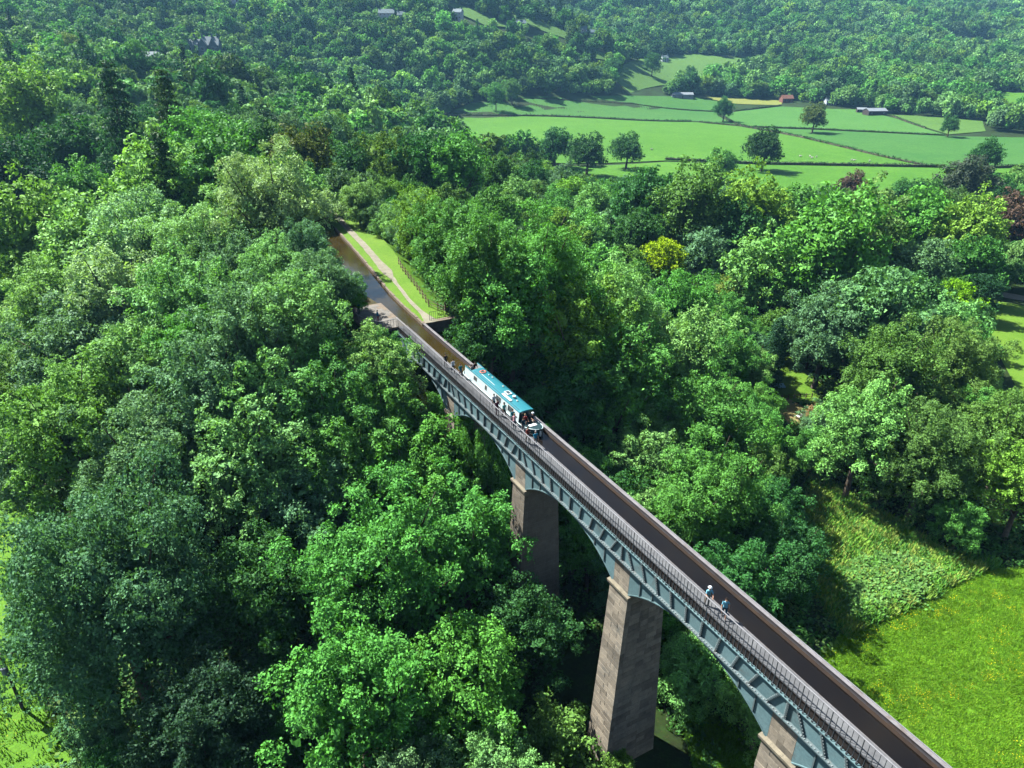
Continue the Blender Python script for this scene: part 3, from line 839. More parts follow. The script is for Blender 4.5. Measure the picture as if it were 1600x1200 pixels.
FT = 'single trees standing in the fields'
WL, WR = 'single trees in the wood left of the aqueduct', 'single trees in the wood right of the aqueduct'
HEROES = [
 # --- wood on the near side, bottom to top
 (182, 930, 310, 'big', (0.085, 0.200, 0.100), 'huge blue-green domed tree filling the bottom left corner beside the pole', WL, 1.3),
 (400, 930, 200, 'dome', 'd', 'dark shaded tree between the huge domed tree and the bright one beside it', WL),  # dark tint holds the shade this crown stands in
 (330, 1130, 190, 'dome', 'k', 'almost black shaded tree at the bottom edge right of the huge domed tree', WL),  # near-black tint: deep shade painted into the leaves
 (560, 1090, 235, 'ash', 'b', 'bright green feathery ash hanging into the bottom of the picture', WL),
 (610, 890, 270, 'bigash', 'b', 'broad fresh green ash with bare branches showing, left of the middle pier', WL),
 (728, 850, 180, 'ash', 'b', 'yellow-green ash leaning against the shaded gap beside the middle pier', WL),
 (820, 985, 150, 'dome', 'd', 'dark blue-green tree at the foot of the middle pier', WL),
 (720, 1070, 200, 'dome', 'b', 'half shaded green tree below the broad ash, left of the tall pier', WL),
 (868, 1165, 125, 'bush', 'o', 'olive bush with bare twigs at the foot of the tall pier', WL),
 (960, 1200, 60, 'bush', 'o', 'small sunlit bush against the corner of the tall pier', WL),
 (250, 745, 230, 'bigash', 'g', 'grey-green rounded ash standing behind the huge domed tree', WL),
 (400, 740, 210, 'ash', 'a', 'pale grey-green ash behind the dark shaded tree', WL),
 (110, 690, 190, 'ash', (0.13, 0.34, 0.06), 'yellow-green ash at the left edge above the strip of grass', WL),
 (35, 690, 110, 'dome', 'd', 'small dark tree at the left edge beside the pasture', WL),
 (490, 800, 190, 'dome', 'g', 'dull green tree left of the broad fresh green ash', WL),
 (560, 730, 190, 'ash', 'b', 'mid green ash halfway between the aqueduct and the pasture', WL),
 (660, 770, 180, 'ash', 'b', 'green ash just left of the first iron span', WL),
 (700, 680, 150, 'ash', 'b', 'bright ash whose top hides the bottom of the trough plates', WL),
 (650, 630, 140, 'ash', 'b', 'leafy ash brushing the railing left of the two walkers', WL),
 (590, 570, 150, 'ash', 'a', 'ash directly below the viewing platform', WL),
 (520, 640, 170, 'ash', 'b', 'ash two crowns left of the walkers on the towpath', WL),
 (430, 640, 170, 'ash', 'a', 'silvery ash in the middle of the left wood', WL),
 (330, 620, 175, 'ash', 'g', 'blue-green ash left of the silvery one in the middle of the wood', WL),
 (230, 590, 175, 'dome', 'a', 'pale rounded tree above the yellow-green ash near the left edge', WL),
 (140, 560, 180, 'dome', 'g', 'grey-green tree with a dark shaded hollow on its right', WL),
 (45, 590, 130, 'ash', 'o', 'olive green tree at the left edge halfway up', WL),
 (80, 470, 165, 'ash', 'a', 'broad pale ash at the left edge in line with the canal basin', WL),
 (190, 480, 165, 'ash', 'p', 'very pale ash above the grey-green tree with the dark hollow', WL),
 (290, 500, 165, 'ash', 'a', 'pale ash left of the canal, one crown below the light dome', WL),
 (385, 540, 160, 'ash', 'g', 'dusky ash left of the canal platform', WL),
 (465, 520, 150, 'ash', 'a', 'ash overhanging the canal just left of the platform', WL),
 (545, 458, 60, 'ash', 'b', 'narrow bright tree at the water edge beside the canal bend', WL),
 (500, 440, 110, 'dome', 'g', 'dark leaning tree that hides the left bank of the canal', WL),
 (50, 370, 150, 'ash', 'y', 'yellow-green ash at the left edge below the dark conifers', WL),
 (145, 400, 150, 'ash', 'a', 'soft green ash right of the yellow-green one at the left edge', WL),
 (235, 400, 160, 'ash', 'p', 'whitish green ash, palest of the crowns left of the canal', WL),
 (335, 400, 165, 'bigash', 'p', 'large whitish green ash beside the palest crown', WL),
 (430, 330, 175, 'bigash', 'p', 'broad light dome-shaped tree above the end of the canal', WL),
 (475, 390, 110, 'ash', 'g', 'greyish thin-leaved tree where the canal disappears', WL),
 (255, 310, 150, 'ash', 'a', 'ash between the dark hollow and the light dome', WL),
 (350, 270, 130, 'ash', 'b', 'bright green tree left of the brownish round oak', WL),
 (470, 228, 110, 'oak', (0.075, 0.115, 0.018), 'brownish dark round oak standing above the wood', WL),
 (640, 196, 100, 'ash', 'b', 'tall fresh green tree right of the pale one by the oak', WL),
 (663, 238, 95, 'dome', 'd', 'dark tree in front of the fields end, right of the tall fresh green one', WL),
 (658, 325, 100, 'ash', 'y', 'bright yellow-green tree beside the towpath bend', WL),
 (618, 355, 60, 'dome', 'a', 'pale leaning tree overhanging the towpath', WL),
 (180, 160, 105, 'conifer', 'k', 'tall black-green conifer, left one of the pair at upper left', WL),
 (238, 175, 105, 'conifer', (0.03, 0.085, 0.022), 'drooping dark larch beside the tall conifer', WL),
 (268, 200, 80, 'conifer', (0.04, 0.1, 0.025), 'smaller drooping larch, right of the other two', WL),
 (45, 165, 110, 'ash', 'y', 'lime green tree at the left edge beside the conifers', WL),
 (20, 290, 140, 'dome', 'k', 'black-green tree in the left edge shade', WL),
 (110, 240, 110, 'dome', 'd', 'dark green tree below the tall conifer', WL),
 (150, 225, 80, 'dome', 'g', 'grey-green tree touching the foot of the conifers', WL),
 (140, 315, 100, 'ash', 'b', 'bright tree in front of the dark ones at upper left', WL),
 (205, 250, 90, 'dome', 'd', 'dark round tree under the drooping larch', WL),
 (310, 225, 100, 'dome', 'b', 'round green tree right of the drooping larches', WL),
 (390, 190, 100, 'ash', 'y', 'sunlit yellowish tree behind the bright green one', WL),
 # --- wood beyond the aqueduct, right side
 (715, 262, 90, 'ash', 'b', 'green tree at the tip of the wood below the wide field', WR),
 (760, 330, 140, 'ash', 'b', 'large fresh green ash right of the towpath', WR),
 (835, 330, 190, 'bigash', 'b', 'biggest bright crown in the middle, behind the towpath trees', WR),
 (740, 410, 140, 'ash', 'b', 'green tree leaning over the embankment fence', WR),
 (800, 480, 170, 'dome', 'b', 'broad green tree behind the narrowboat', WR),
 (875, 420, 150, 'ash', 'b', 'bright green crown between the biggest crown and the golden tree', WR),
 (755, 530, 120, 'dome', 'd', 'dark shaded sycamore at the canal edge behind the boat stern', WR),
 (905, 540, 170, 'ash', 'y', 'light green ash right of the narrowboat roof', WR),
 (960, 470, 150, 'ash', 'a', 'pale green ash left of the golden tree', WR),
 (1038, 408, 72, 'dome', 'gold', 'golden yellow tree, the only yellow crown in the wood', WR),
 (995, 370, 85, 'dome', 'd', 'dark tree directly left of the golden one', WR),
 (1000, 402, 40, 'bush', 'copper', 'small purple bush tucked beside the golden tree', WR),
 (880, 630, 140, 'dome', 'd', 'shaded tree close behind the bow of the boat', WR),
 (960, 610, 180, 'ash', 'b', 'large green ash right of the boat bow', WR),
 (1060, 570, 150, 'ash', 'a', 'pale ash below the golden tree', WR),
 (1065, 480, 120, 'ash', 'b', 'bright tree right below the golden one', WR),
 (1150, 460, 65, 'dome', 'olive', 'olive yellow rounded tree right of the golden one', WR),
 (1100, 400, 95, 'oak', 'g', 'blue-grey rounded tree right of the golden one', WR),
 (1190, 430, 110, 'ash', 'a', 'pale tree behind the olive yellow rounded one', WR),
 (1290, 430, 170, 'bigash', 'b', 'large bright green crown above the garden clearing', WR),
 (1370, 500, 160, 'dome', 'g', 'blue-green tree right of the large bright crown', WR),
 (1290, 520, 130, 'dome', 'g', 'blue-green tree behind the garden lawn', WR),
 (1490, 468, 95, 'dome', 'lime', 'lime green round tree beside the lane', WR),
 (1430, 470, 90, 'dome', 'd', 'dark tree left of the lime green one', WR),
 (1210, 545, 44, 'cypress', 'k', 'slim black-green cypress casting its shadow on the garden lawn', WR),
 (1482, 582, 150, 'bigash', 'o', 'wide olive green tree at the edge of the paddock', WR),
 (1390, 590, 140, 'ash', 'o', 'olive green tree right of the garden lawn', WR),
 (1455, 690, 210, 'bigash', 'o', 'largest olive green crown above the rough pasture', WR),
 (1345, 680, 140, 'ash', 'a', 'pale green tree below the brown shrub', WR),
 (1570, 690, 130, 'ash', 'o', 'olive tree at the right edge above the meadow', WR),
 (1510, 795, 110, 'dome', 'b', 'bright green bushy tree at the corner of the rough pasture', WR),
 (1600, 760, 120, 'ash', 'y', 'yellowish tree at the right edge above the meadow corner', WR),
 (1280, 640, 85, 'bush', 'brown', 'brown leaved shrub beside the garden path', WR),
 (1140, 540, 120, 'ash', 'b', 'green ash left of the slim cypress', WR),
 (1185, 650, 130, 'ash', 'b', 'green ash in front of the garden clearing', WR),
 (1100, 660, 160, 'ash', 'b', 'green ash halfway between the garden and the aqueduct', WR),
 (1020, 690, 110, 'ash', 'a', 'small pale ash right of the open water ahead of the boat', WR),
 (1095, 780, 190, 'bigash', 'b', 'green tree close behind the trough rim, left of the tree shadow', WR),
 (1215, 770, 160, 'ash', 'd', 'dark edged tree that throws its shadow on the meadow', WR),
 (1225, 870, 120, 'dome', 'd', 'shaded low tree between the aqueduct and the rough pasture', WR),  # shade beside the aqueduct is put into the dark tint
 (950, 705, 80, 'bush', 'd', 'dark bush behind the trough rim ahead of the boat', WR),
 # --- between the wood and the fields
 (868, 228, 58, 'oak', 'd', 'dark round tree at the field edge, left of three', WR),
 (918, 240, 62, 'oak', (0.035, 0.11, 0.03), 'round green tree at the field edge, middle of three', WR),
 (980, 232, 58, 'oak', 'd', 'dark round tree at the field edge, right of three', WR),
 (1005, 290, 110, 'dome', 'd', 'dark green tree below the three round ones', WR),
 (1130, 252, 60, 'oak', 'b', 'domed tree that overlaps the lower hedge of the wide field', WR),
 (1085, 310, 120, 'ash', 'o', 'olive crown in the row below the wide field', WR),
 (1180, 310, 130, 'ash', 'y', 'yellowish crown below the field oak', WR),
 (1245, 320, 110, 'dome', 'b', 'green crown in front of the lower field', WR),
 (1160, 370, 110, 'dome', 'd', 'dark crown behind the blue-grey rounded tree', WR),
 (1335, 300, 62, 'oak', 'copper', 'greyish round tree at the edge of the lower field', WR),
 (1415, 303, 60, 'oak', 'd', 'small dark green tree right of the greyish one', WR),
 (1508, 285, 85, 'oak', (0.05, 0.085, 0.045), 'large grey-green tree at the right end of the lower field', WR),
 (1350, 365, 120, 'ash', 'o', 'olive crown above the large bright one', WR),
 (1435, 350, 110, 'dome', 'b', 'rounded green crown right of the olive one', WR),
 (1515, 365, 100, 'ash', 'y', 'light green crown left of the copper tree', WR),
 (1590, 345, 100, 'oak', 'copper', 'copper leaved beech at the right edge', WR),
 (1550, 410, 130, 'dome', 'k', 'black-green spreading yew above the lane', WR),
 (1440, 420, 95, 'dome', 'g', 'dusky tree behind the lime green one', WR),
]
for h in HEROES: hero(*h[:6], group=h[6], zs=h[7] if len(h) > 7 else 1.0)
for u_, v_, zc_, r_, lab in ((733, 725, -10.5, 3.3, 'slim bright ash standing in front of the far pier below the boat stern'), (700, 668, -9.0, 3.4, 'bright ash below the towpath left of the far pier'), (762, 762, -11.5, 2.8, 'small bright ash in the gap between the far and the middle pier')):
    q = at_z(u_, v_, zc_); z_ = tz(q.x, q.y); plant(q.x, q.y, 'ash', r_, TINT['b'], lab, WL, 'ash_tree', zs=min(2.2, max(0.8, (-4.2 - z_) / (2.95 * r_))))
# --- single trees out on the fields
hero(1195, 232, 58, 'oak', (0.028, 0.085, 0.025), 'dark round oak standing alone at the hedge of the wide field', 'oak_tree', FT, 1.1)
hero(1273, 183, 40, 'oak', (0.09, 0.14, 0.028), 'yellowish oak on the hedge of the striped field', 'oak_tree', FT, 1.1)
hero(1132, 170, 30, 'oak', 'd', 'dark oak where the field hedges meet', 'oak_tree', FT, 1.2)
hero(1485, 196, 27, 'oak', 'd', 'small dark tree at the end of the striped field hedge', 'oak_tree', FT, 1.2)
hero(1545, 242, 44, 'oak', 'd', 'thin dark tree at the right end of the long field', 'oak_tree', FT, 1.2)
hero(1080, 112, 18, 'oak', 'd', 'lone dark tree on the sloping field', 'oak_tree', FT)
hero(960, 104, 26, 'dome', 'd', 'dark tree clump mate at the left end of the sloping field', 'oak_tree', FT)
hero(1020, 98, 28, 'dome', 'd', 'dark tree in the middle of the sloping field', 'oak_tree', FT)
hero(775, 148, 26, 'dome', 'b', 'tall sunlit tree at the foot of the wooded slope', 'oak_tree', FT, 1.3)
hero(800, 140, 26, 'dome', 'o', 'yellowish tree next to the tall sunlit one at the slope foot', 'oak_tree', FT, 1.2)
hero(108, 76, 44, 'dome', 'olive', 'pale brownish dome on the upper left hillside', 'oak_tree', FT)
hero(212, 92, 46, 'dome', 'b', 'light green tree on the upper left hillside', 'oak_tree', FT, 1.2)
hero(272, 85, 60, 'conifer', 'k', 'broad dark cedar left of the stone mansion', 'cedar_tree', FT)
hero(398, 76, 18, 'cypress', 'k', 'small black egg-shaped yew right of the stone mansion', 'yew_tree', FT, 0.5)

# --- the rest of the near wood: trees nothing in the photograph tells apart
def is_open(x, y, margin=0.0):
    r = np.zeros(np.shape(x), bool)
    for poly in OPEN: r |= inside(poly, x, y)
    return r

HARD = {}
def grow(x, y):
    for px, py, pr in PLACED:
        if (px - x) ** 2 + (py - y) ** 2 < (0.62 * (pr + 4.2)) ** 2: return False
    return True
GAPS = [ground_at(320, 92), ground_at(235, 126)]
cand = []
rf = random.Random(5)
for _ in range(9000):
    y = rf.uniform(25, 330); x = rf.uniform(-0.75 * y - 30, 0.72 * y + 30)
    cand.append((x, y))
cx = np.array(cand)
ok = ~is_open(cx[:, 0], cx[:, 1])
bs = BS0 + cx[:, 0] * _sa + cx[:, 1] * _ca
bt = BT0 + cx[:, 0] * _ca - cx[:, 1] * _sa
ok &= ~((bs < 67) & (bt > -6.5) & (bt < 9.5))
ok &= ~((bt < -2) & (bs < 5))
ok &= ~((bt > 26) & (bs < 24)) & ~((bt > 5) & (bs < 8)) & ~((bt > 13) & (bs < 16))
cand = [tuple(c) for c in cx[ok]]
LAND = {
 'the golden tree': ground_at(1038, 430), 'the garden lawn': ground_at(1240, 595), 'the lime green tree': ground_at(1490, 500), 'the narrowboat': bw(40, 6), 'the tall pier': bw(16, 0), 'the middle pier': bw(32, 0),
 'the viewing platform': bw(68, -4), 'the towpath bend': bw(86, 10), 'the brownish round oak': ground_at(470, 260), 'the dark conifers': ground_at(200, 230), 'the huge domed tree': ground_at(165, 1050), 'the copper beech': ground_at(1590, 380),
 'the rough pasture': ground_at(1330, 830), 'the lower field': ground_at(1330, 318), 'the wide field': ground_at(900, 262), 'the light dome-shaped tree': ground_at(430, 380), 'the left pasture': ground_at(10, 700), 'the paddock': ground_at(1570, 560), 'the far end of the canal': bw(112, 0)}
CW = {'a': 'pale green', 'b': 'bright green', 'd': 'dark green', 'g': 'grey-green', 'o': 'olive green', 'p': 'whitish green', 'y': 'yellow-green'}
KW = {'ash': 'feathery ash', 'dome': 'domed sycamore', 'oak': 'spreading oak'}
FILL = []
nfill = 0
for x, y in sorted(cand, key=lambda c: c[1]):
    if nfill >= 172: break
    if not grow(x, y): continue
    s_, t_ = wb(x, y)
    zone = 'back' if y > 190 else ('left' if t_ < 2 else 'right')
    u, v, w = project((x, y, tz(x, y) + 7))
    if u < -120 or u > 1720 or v > 1330: continue
    pal = {'left': 'aabggpy', 'right': 'bbadoagb', 'back': 'abbdygo'}[zone]
    Rr = rf.uniform(3.6, 5.6)
    kind = rf.choice(['ash', 'ash', 'dome', 'oak'] if zone != 'left' else ['ash', 'ash', 'ash', 'dome'])
    edge = abs(t_) < 14 and s_ < 68
    if edge: Rr = min(Rr, 3.6)
    if blocks(x, y, tz(x, y), Rr, Rr * 1.7, Rr * 1.2) > 0.05: continue
    ck = rf.choice(pal)
    if u < 520 and v > 880: ck = rf.choice('dgd'); Rr = min(Rr, 2.7)  # dark tints put the huge tree's shadow into the leaf colour
    lm = min(LAND, key=lambda k: math.hypot(LAND[k].x - x, LAND[k].y - y))
    base = '%s %s near %s' % (CW[ck], KW[kind], lm)
    o = plant(x, y, kind, Rr, TINT[ck], base, 'fill of the wood, ' + zone, {'ash': 'ash_tree', 'dome': 'sycamore_tree', 'oak': 'oak_tree'}[kind])
    FILL.append((base, u, o))
    nfill += 1

for base in set(b for b, u, o in FILL):
    L_ = sorted([(u, o) for b, u, o in FILL if b == base], key=lambda q: q[0])
    if len(L_) > 1:
        for k, (u, o) in enumerate(L_): o['label'] = base + ', ' + ['leftmost such', 'second such from left', 'third such from left', 'fourth such from left', 'fifth such from left', 'sixth such from left', 'seventh such from left', 'eighth such from left', 'ninth such from left'][min(k, 8)]
for o in [q[2] for q in FILL]: o['group'] = 'unnamed broadleaf trees of the woods around the aqueduct'
# --- woodland farther off: reads as one mass
def gn_scatter(name, pts, tint, scl, rot, idx, meshes, kind='stuff'):
    lib = bpy.data.collections.new(name + '_kinds')
    for i, me in enumerate(meshes):
        o = bpy.data.objects.new('%s_kind_%02d' % (name, i), me)
        lib.objects.link(o)
    me = bpy.data.meshes.new(name)
    me.vertices.add(len(pts)); me.vertices.foreach_set('co', np.asarray(pts, np.float32).ravel())
    a = me.attributes.new('tint', 'FLOAT_COLOR', 'POINT'); a.data.foreach_set('color', np.c_[tint, np.ones(len(pts))].astype(np.float32).ravel())
    a = me.attributes.new('scl', 'FLOAT_VECTOR', 'POINT'); a.data.foreach_set('vector', np.asarray(scl, np.float32).ravel())
    a = me.attributes.new('rot', 'FLOAT_VECTOR', 'POINT'); a.data.foreach_set('vector', np.asarray(rot, np.float32).ravel())
    a = me.attributes.new('idx', 'INT', 'POINT'); a.data.foreach_set('value', np.asarray(idx, np.int32))
    o = link(name, me)
    tag(o, kind=kind)
    g = bpy.data.node_groups.new(name + '_nodes', 'GeometryNodeTree')
    g.interface.new_socket('Geometry', in_out='INPUT', socket_type='NodeSocketGeometry')
    g.interface.new_socket('Geometry', in_out='OUTPUT', socket_type='NodeSocketGeometry')
    N = g.nodes.new
    gi, go = N('NodeGroupInput'), N('NodeGroupOutput')
    ci = N('GeometryNodeCollectionInfo')
    ci.inputs['Collection'].default_value = lib
    ci.inputs['Separate Children'].default_value = True
    ci.inputs['Reset Children'].default_value = True
    ip = N('GeometryNodeInstanceOnPoints')
    ip.inputs['Pick Instance'].default_value = True
    def attr(nm, typ):
        n = N('GeometryNodeInputNamedAttribute'); n.data_type = typ; n.inputs['Name'].default_value = nm
        return n.outputs['Attribute']
    Lk = g.links.new
    Lk(gi.outputs[0], ip.inputs['Points']); Lk(ci.outputs[0], ip.inputs['Instance'])
    Lk(attr('idx', 'INT'), ip.inputs['Instance Index'])
    Lk(attr('rot', 'FLOAT_VECTOR'), ip.inputs['Rotation'])
    Lk(attr('scl', 'FLOAT_VECTOR'), ip.inputs['Scale'])
    Lk(ip.outputs[0], go.inputs[0])
    md = o.modifiers.new('scatter', 'NODES'); md.node_group = g
    return o

def far_mesh(name, kind, seed, Rr, sk, hk, n, size):
    rng = np.random.default_rng(seed)
    L = crown_lobes(rng, kind, Rr, Rr * sk, Rr * hk)
    V, F = leaf_cards(rng, L, n, size, kind)
    return fast_mesh(name, V, F, 4, M['leaf_far'])
def vnoise(x, y, s, seed):
    r = np.random.default_rng(seed); out = 0
    for k in range(5):
        a = r.uniform(0, 6.28); q = r.uniform(0.6, 1.6) / s
        out = out + np.sin((x * np.cos(a) + y * np.sin(a)) * q * 6.28 + r.uniform(0, 6.28))
    return out / 5
FAR = [far_mesh('far_crown_a', 'dome', 91, 5, 1.0, 1.3, 900, 1.15), far_mesh('far_crown_b', 'ash', 92, 5, 1.1, 1.4, 900, 1.1),
       far_mesh('far_crown_c', 'oak', 93, 5, 0.9, 1.2, 800, 1.2), far_mesh('far_crown_d', 'dome', 94, 5, 1.15, 1.4, 900, 1.1),
       far_mesh('far_crown_e', 'conifer', 95, 3.4, 2.3, 2.4, 800, 1.1)]
MIDW = [v['crown'] for v in ()]
rng = np.random.default_rng(17)
pts = []
for (y0, y1, sp) in ((30, 330, 7.0), (330, 700, 7.6), (700, 1200, 8.6), (1200, 2000, 10.5), (2000, 3000, 14.0)):
    ny = int((y1 - y0) / sp)
    for iy in range(ny):
        yy = y0 + iy * sp
        hw = 0.74 * yy + 60
        nx = int(2 * hw / sp)
        xx = -hw + (np.arange(nx) + 0.5 * (iy % 2)) * sp
        pts.append(np.c_[xx + rng.uniform(-0.42, 0.42, nx) * sp, np.full(nx, yy) + rng.uniform(-0.42, 0.42, nx) * sp, np.full(nx, sp)])
pts = np.concatenate(pts)
x, y, sp = pts.T
keep = ~is_open(x, y)
bs = BS0 + x * _sa + y * _ca; bt = BT0 + x * _ca - y * _sa
keep &= ~((bs < 68) & (bt > -9) & (bt < 12))
keep &= ~((bt < -2) & (bs < 5)) & ~((bt > 26) & (bs < 24)) & ~((bt > 5) & (bs < 8)) & ~((bt > 13) & (bs < 16))
for p in GAPS: keep &= np.hypot(x - p.x, y - p.y) > 14
PX = np.array(PLACED)
for i in range(0, len(x), 4000):
    sl = slice(i, i + 4000)
    near_any = y[sl] < 700
    d = np.hypot(x[sl][:, None] - PX[None, :, 0], y[sl][:, None] - PX[None, :, 1])
    keep[sl] &= ~((d < 0.8 * PX[None, :, 2] + 2.2).any(1) & near_any)
zz = terrain(x, y)
size = np.clip(sp / 7.6, 0.9, 1.7) * np.exp(rng.normal(0, 0.26, len(x))).clip(0.6, 1.7)
sel = np.nonzero(keep & (y < 520))[0]
keep[sel] &= blocks_np(x[sel], y[sel], zz[sel] + 6.0, 5.2, 5.6, _KP) < 0.04
sel = np.nonzero(keep & (y < 180))[0]
keep[sel] &= blocks_np(x[sel], y[sel], zz[sel] + 5.6, 4.6, 5.2, _KS, True) < 0.15
size[(y < 75) & (x < -2)] *= 0.6
sel = np.nonzero(keep & (y > 200) & (y < 1600))[0]
keep[sel] &= blocks_np(x[sel], y[sel], zz[sel] + 6.6 * size[sel], 5.3 * size[sel], 5.8 * size[sel], _KF) < 0.02
keep &= ~((y > 640) & (vnoise(x, y, 46, 12) < -0.62))
# hedgerow and barn surroundings stay clear on the plain
x, y, sp, size = x[keep], y[keep], sp[keep], size[keep]
z = terrain(x, y)
pal = np.array([TINT['a'], TINT['b'], TINT['o'], TINT['d'], TINT['g'], TINT['y'], TINT['k']])
n = len(x)
wts = np.zeros((n, 7))
left_hill = (x < -0.12 * y) & (y > 230)
far_hill = y > 900
wts[:] = (2.5, 4, 2, 2, 2, 1.5, 0.15)
wts[left_hill] = (2, 2.5, 1.0, 3, 2, 1.0, 0.6)
wts[far_hill] = (2.5, 3.5, 2.5, 2.5, 2.5, 1.0, 0.3)
wts[(y < 75) & (x < -2)] = (0.3, 0.6, 0.6, 4, 2, 0.1, 1)  # mostly dark tints here, shade of the bottom left put into the crowns
nz = vnoise(x, y, 90, 3)
wts[:, 3] *= np.clip(1 + 2 * nz, 0.1, 3); wts[:, 1] *= np.clip(1 - 2 * nz, 0.1, 3)
stand = np.clip(0.86 + 0.45 * vnoise(x, y, 130, 21) + 0.25 * vnoise(x, y, 55, 22), 0.4, 1.4)      # stands of different age and kind
cum = np.cumsum(wts / wts.sum(1)[:, None], 1)
ci_ = (rng.random(n)[:, None] > cum).sum(1)
tint = pal[np.clip(ci_, 0, 6)] * rng.uniform(0.7, 1.3, (n, 1)) * stand[:, None] * rng.uniform(0.94, 1.06, (n, 3))
idx = rng.integers(0, 4, n)
con = (ci_ >= 6) | ((ci_ == 3) & (rng.random(n) < 0.10))
idx[con] = 4
scl = np.c_[size, size, size * rng.uniform(0.85, 1.2, n)]
nearw = y < 330
def wood(name, sel, meshes):
    gn_scatter(name, np.c_[x, y, z - 0.3][sel], tint[sel], scl[sel], np.c_[np.zeros(sel.sum()), np.zeros(sel.sum()), rng.uniform(0, 6.28, sel.sum())], idx[sel], meshes)
# undergrowth-level trees between the single ones
NW = [far_mesh('wood_crown_a', 'dome', 81, 4.2, 1.05, 1.25, 7000, 0.36), far_mesh('wood_crown_b', 'ash', 82, 4.2, 1.15, 1.35, 7000, 0.34),
      far_mesh('wood_crown_c', 'oak', 83, 4.2, 0.9, 1.2, 6500, 0.36), far_mesh('wood_crown_d', 'ash', 84, 4.2, 1.1, 1.3, 7000, 0.34), far_mesh('wood_crown_e', 'dome', 85, 4.2, 1.15, 1.3, 7000, 0.36)]
o1 = wood('woodland', nearw & (y < 330), NW)
o2 = wood('hillside_woodland', ~nearw, FAR)
print('TREES', N_TREES[0], 'fill', nfill, 'near wood', int(nearw.sum()), 'far', int((~nearw).sum()))

# ================================================================== aqueduct
M['iron'] = worn('iron', (0.112, 0.200, 0.215, 1), (0.145, 0.238, 0.248, 1), 0.7, 0.6, 0.3, 0.12, 0.14, c3=(0.105, 0.125, 0.120, 1))
M['iron_flange'] = worn('iron_flange', (0.105, 0.165, 0.178, 1), (0.140, 0.180, 0.182, 1), 2.0, 0.6, 0.3, 0.15, c3=(0.16, 0.12, 0.09, 1))  # darker than the plates: flanges' shadow side put into the colour, with rust
M['bolt'] = worn('bolt', (0.32, 0.37, 0.37, 1), (0.22, 0.26, 0.27, 1), 3.0, 0.5, 0.4, 0.1)
M['rail_iron'] = worn('rail_iron', (0.052, 0.060, 0.068, 1), (0.085, 0.092, 0.10, 1), 3.0, 0.5, 0.4, 0.1)
M['handrail'] = worn('handrail', (0.30, 0.30, 0.31, 1), (0.22, 0.22, 0.23, 1), 2.0, 0.45, 0.4, 0.1)
M['deck'] = worn('deck', srgb(116, 118, 119), srgb(95, 96, 98), 0.5, 0.9, 0.15, 0.3, c3=srgb(78, 80, 82))
M['fascia_shade'] = worn('fascia_shade', srgb(58, 52, 48), srgb(40, 38, 38), 1.0, 0.85, 0.15, 0.2)  # near-black: shade of the gap below the towpath edge put into the colour
M['rim'] = worn('rim', srgb(138, 136, 138), srgb(112, 108, 108), 1.2, 0.7, 0.25, 0.2, c3=srgb(98, 84, 72))
M['inner_wall'] = worn('inner_wall', srgb(96, 94, 98), srgb(78, 72, 70), 1.0, 0.8, 0.2, 0.2, c3=srgb(92, 66, 44))
M['waterline_stain'] = worn('waterline_stain', srgb(60, 48, 38), srgb(44, 36, 32), 1.2, 0.9, 0.15, 0.3)
M['mortar'] = worn('mortar', srgb(158, 150, 138), srgb(132, 124, 114), 2.0, 0.95, 0.1, 0.3)
M['stone'] = worn('stone', srgb(156, 146, 128), srgb(126, 120, 108), 0.9, 0.92, 0.12, 0.5, 0.30, c3=srgb(92, 93, 87))
M['capstone'] = worn('capstone', srgb(152, 144, 124), srgb(124, 118, 102), 1.4, 0.9, 0.12, 0.4, c3=srgb(94, 90, 78))
M['paving'] = worn('paving', srgb(138, 134, 126), srgb(116, 113, 106), 0.7, 0.9, 0.12, 0.25, c3=srgb(96, 94, 88))

ZB, TOP_L = -1.90, -0.36            # bottom of the trough, top of its side under the railing
SP = 16.1                           # pier to pier
S_END = 64.4
aq = empty('aqueduct', bw(0, 0, 0), math.atan2(_ca, _sa))
tag(aq, 'blue-grey iron trough aqueduct on tall stone piers carrying canal and railed towpath', 'aqueduct')
# local frame: x along the aqueduct away from the camera, y = minus the distance across

def arch_z(x):                      # x from mid span
    Rr = (7.05 ** 2 + 2.45 ** 2) / (2 * 2.45)
    return -2.20 - Rr + math.sqrt(max(0.0, Rr * Rr - x * x))

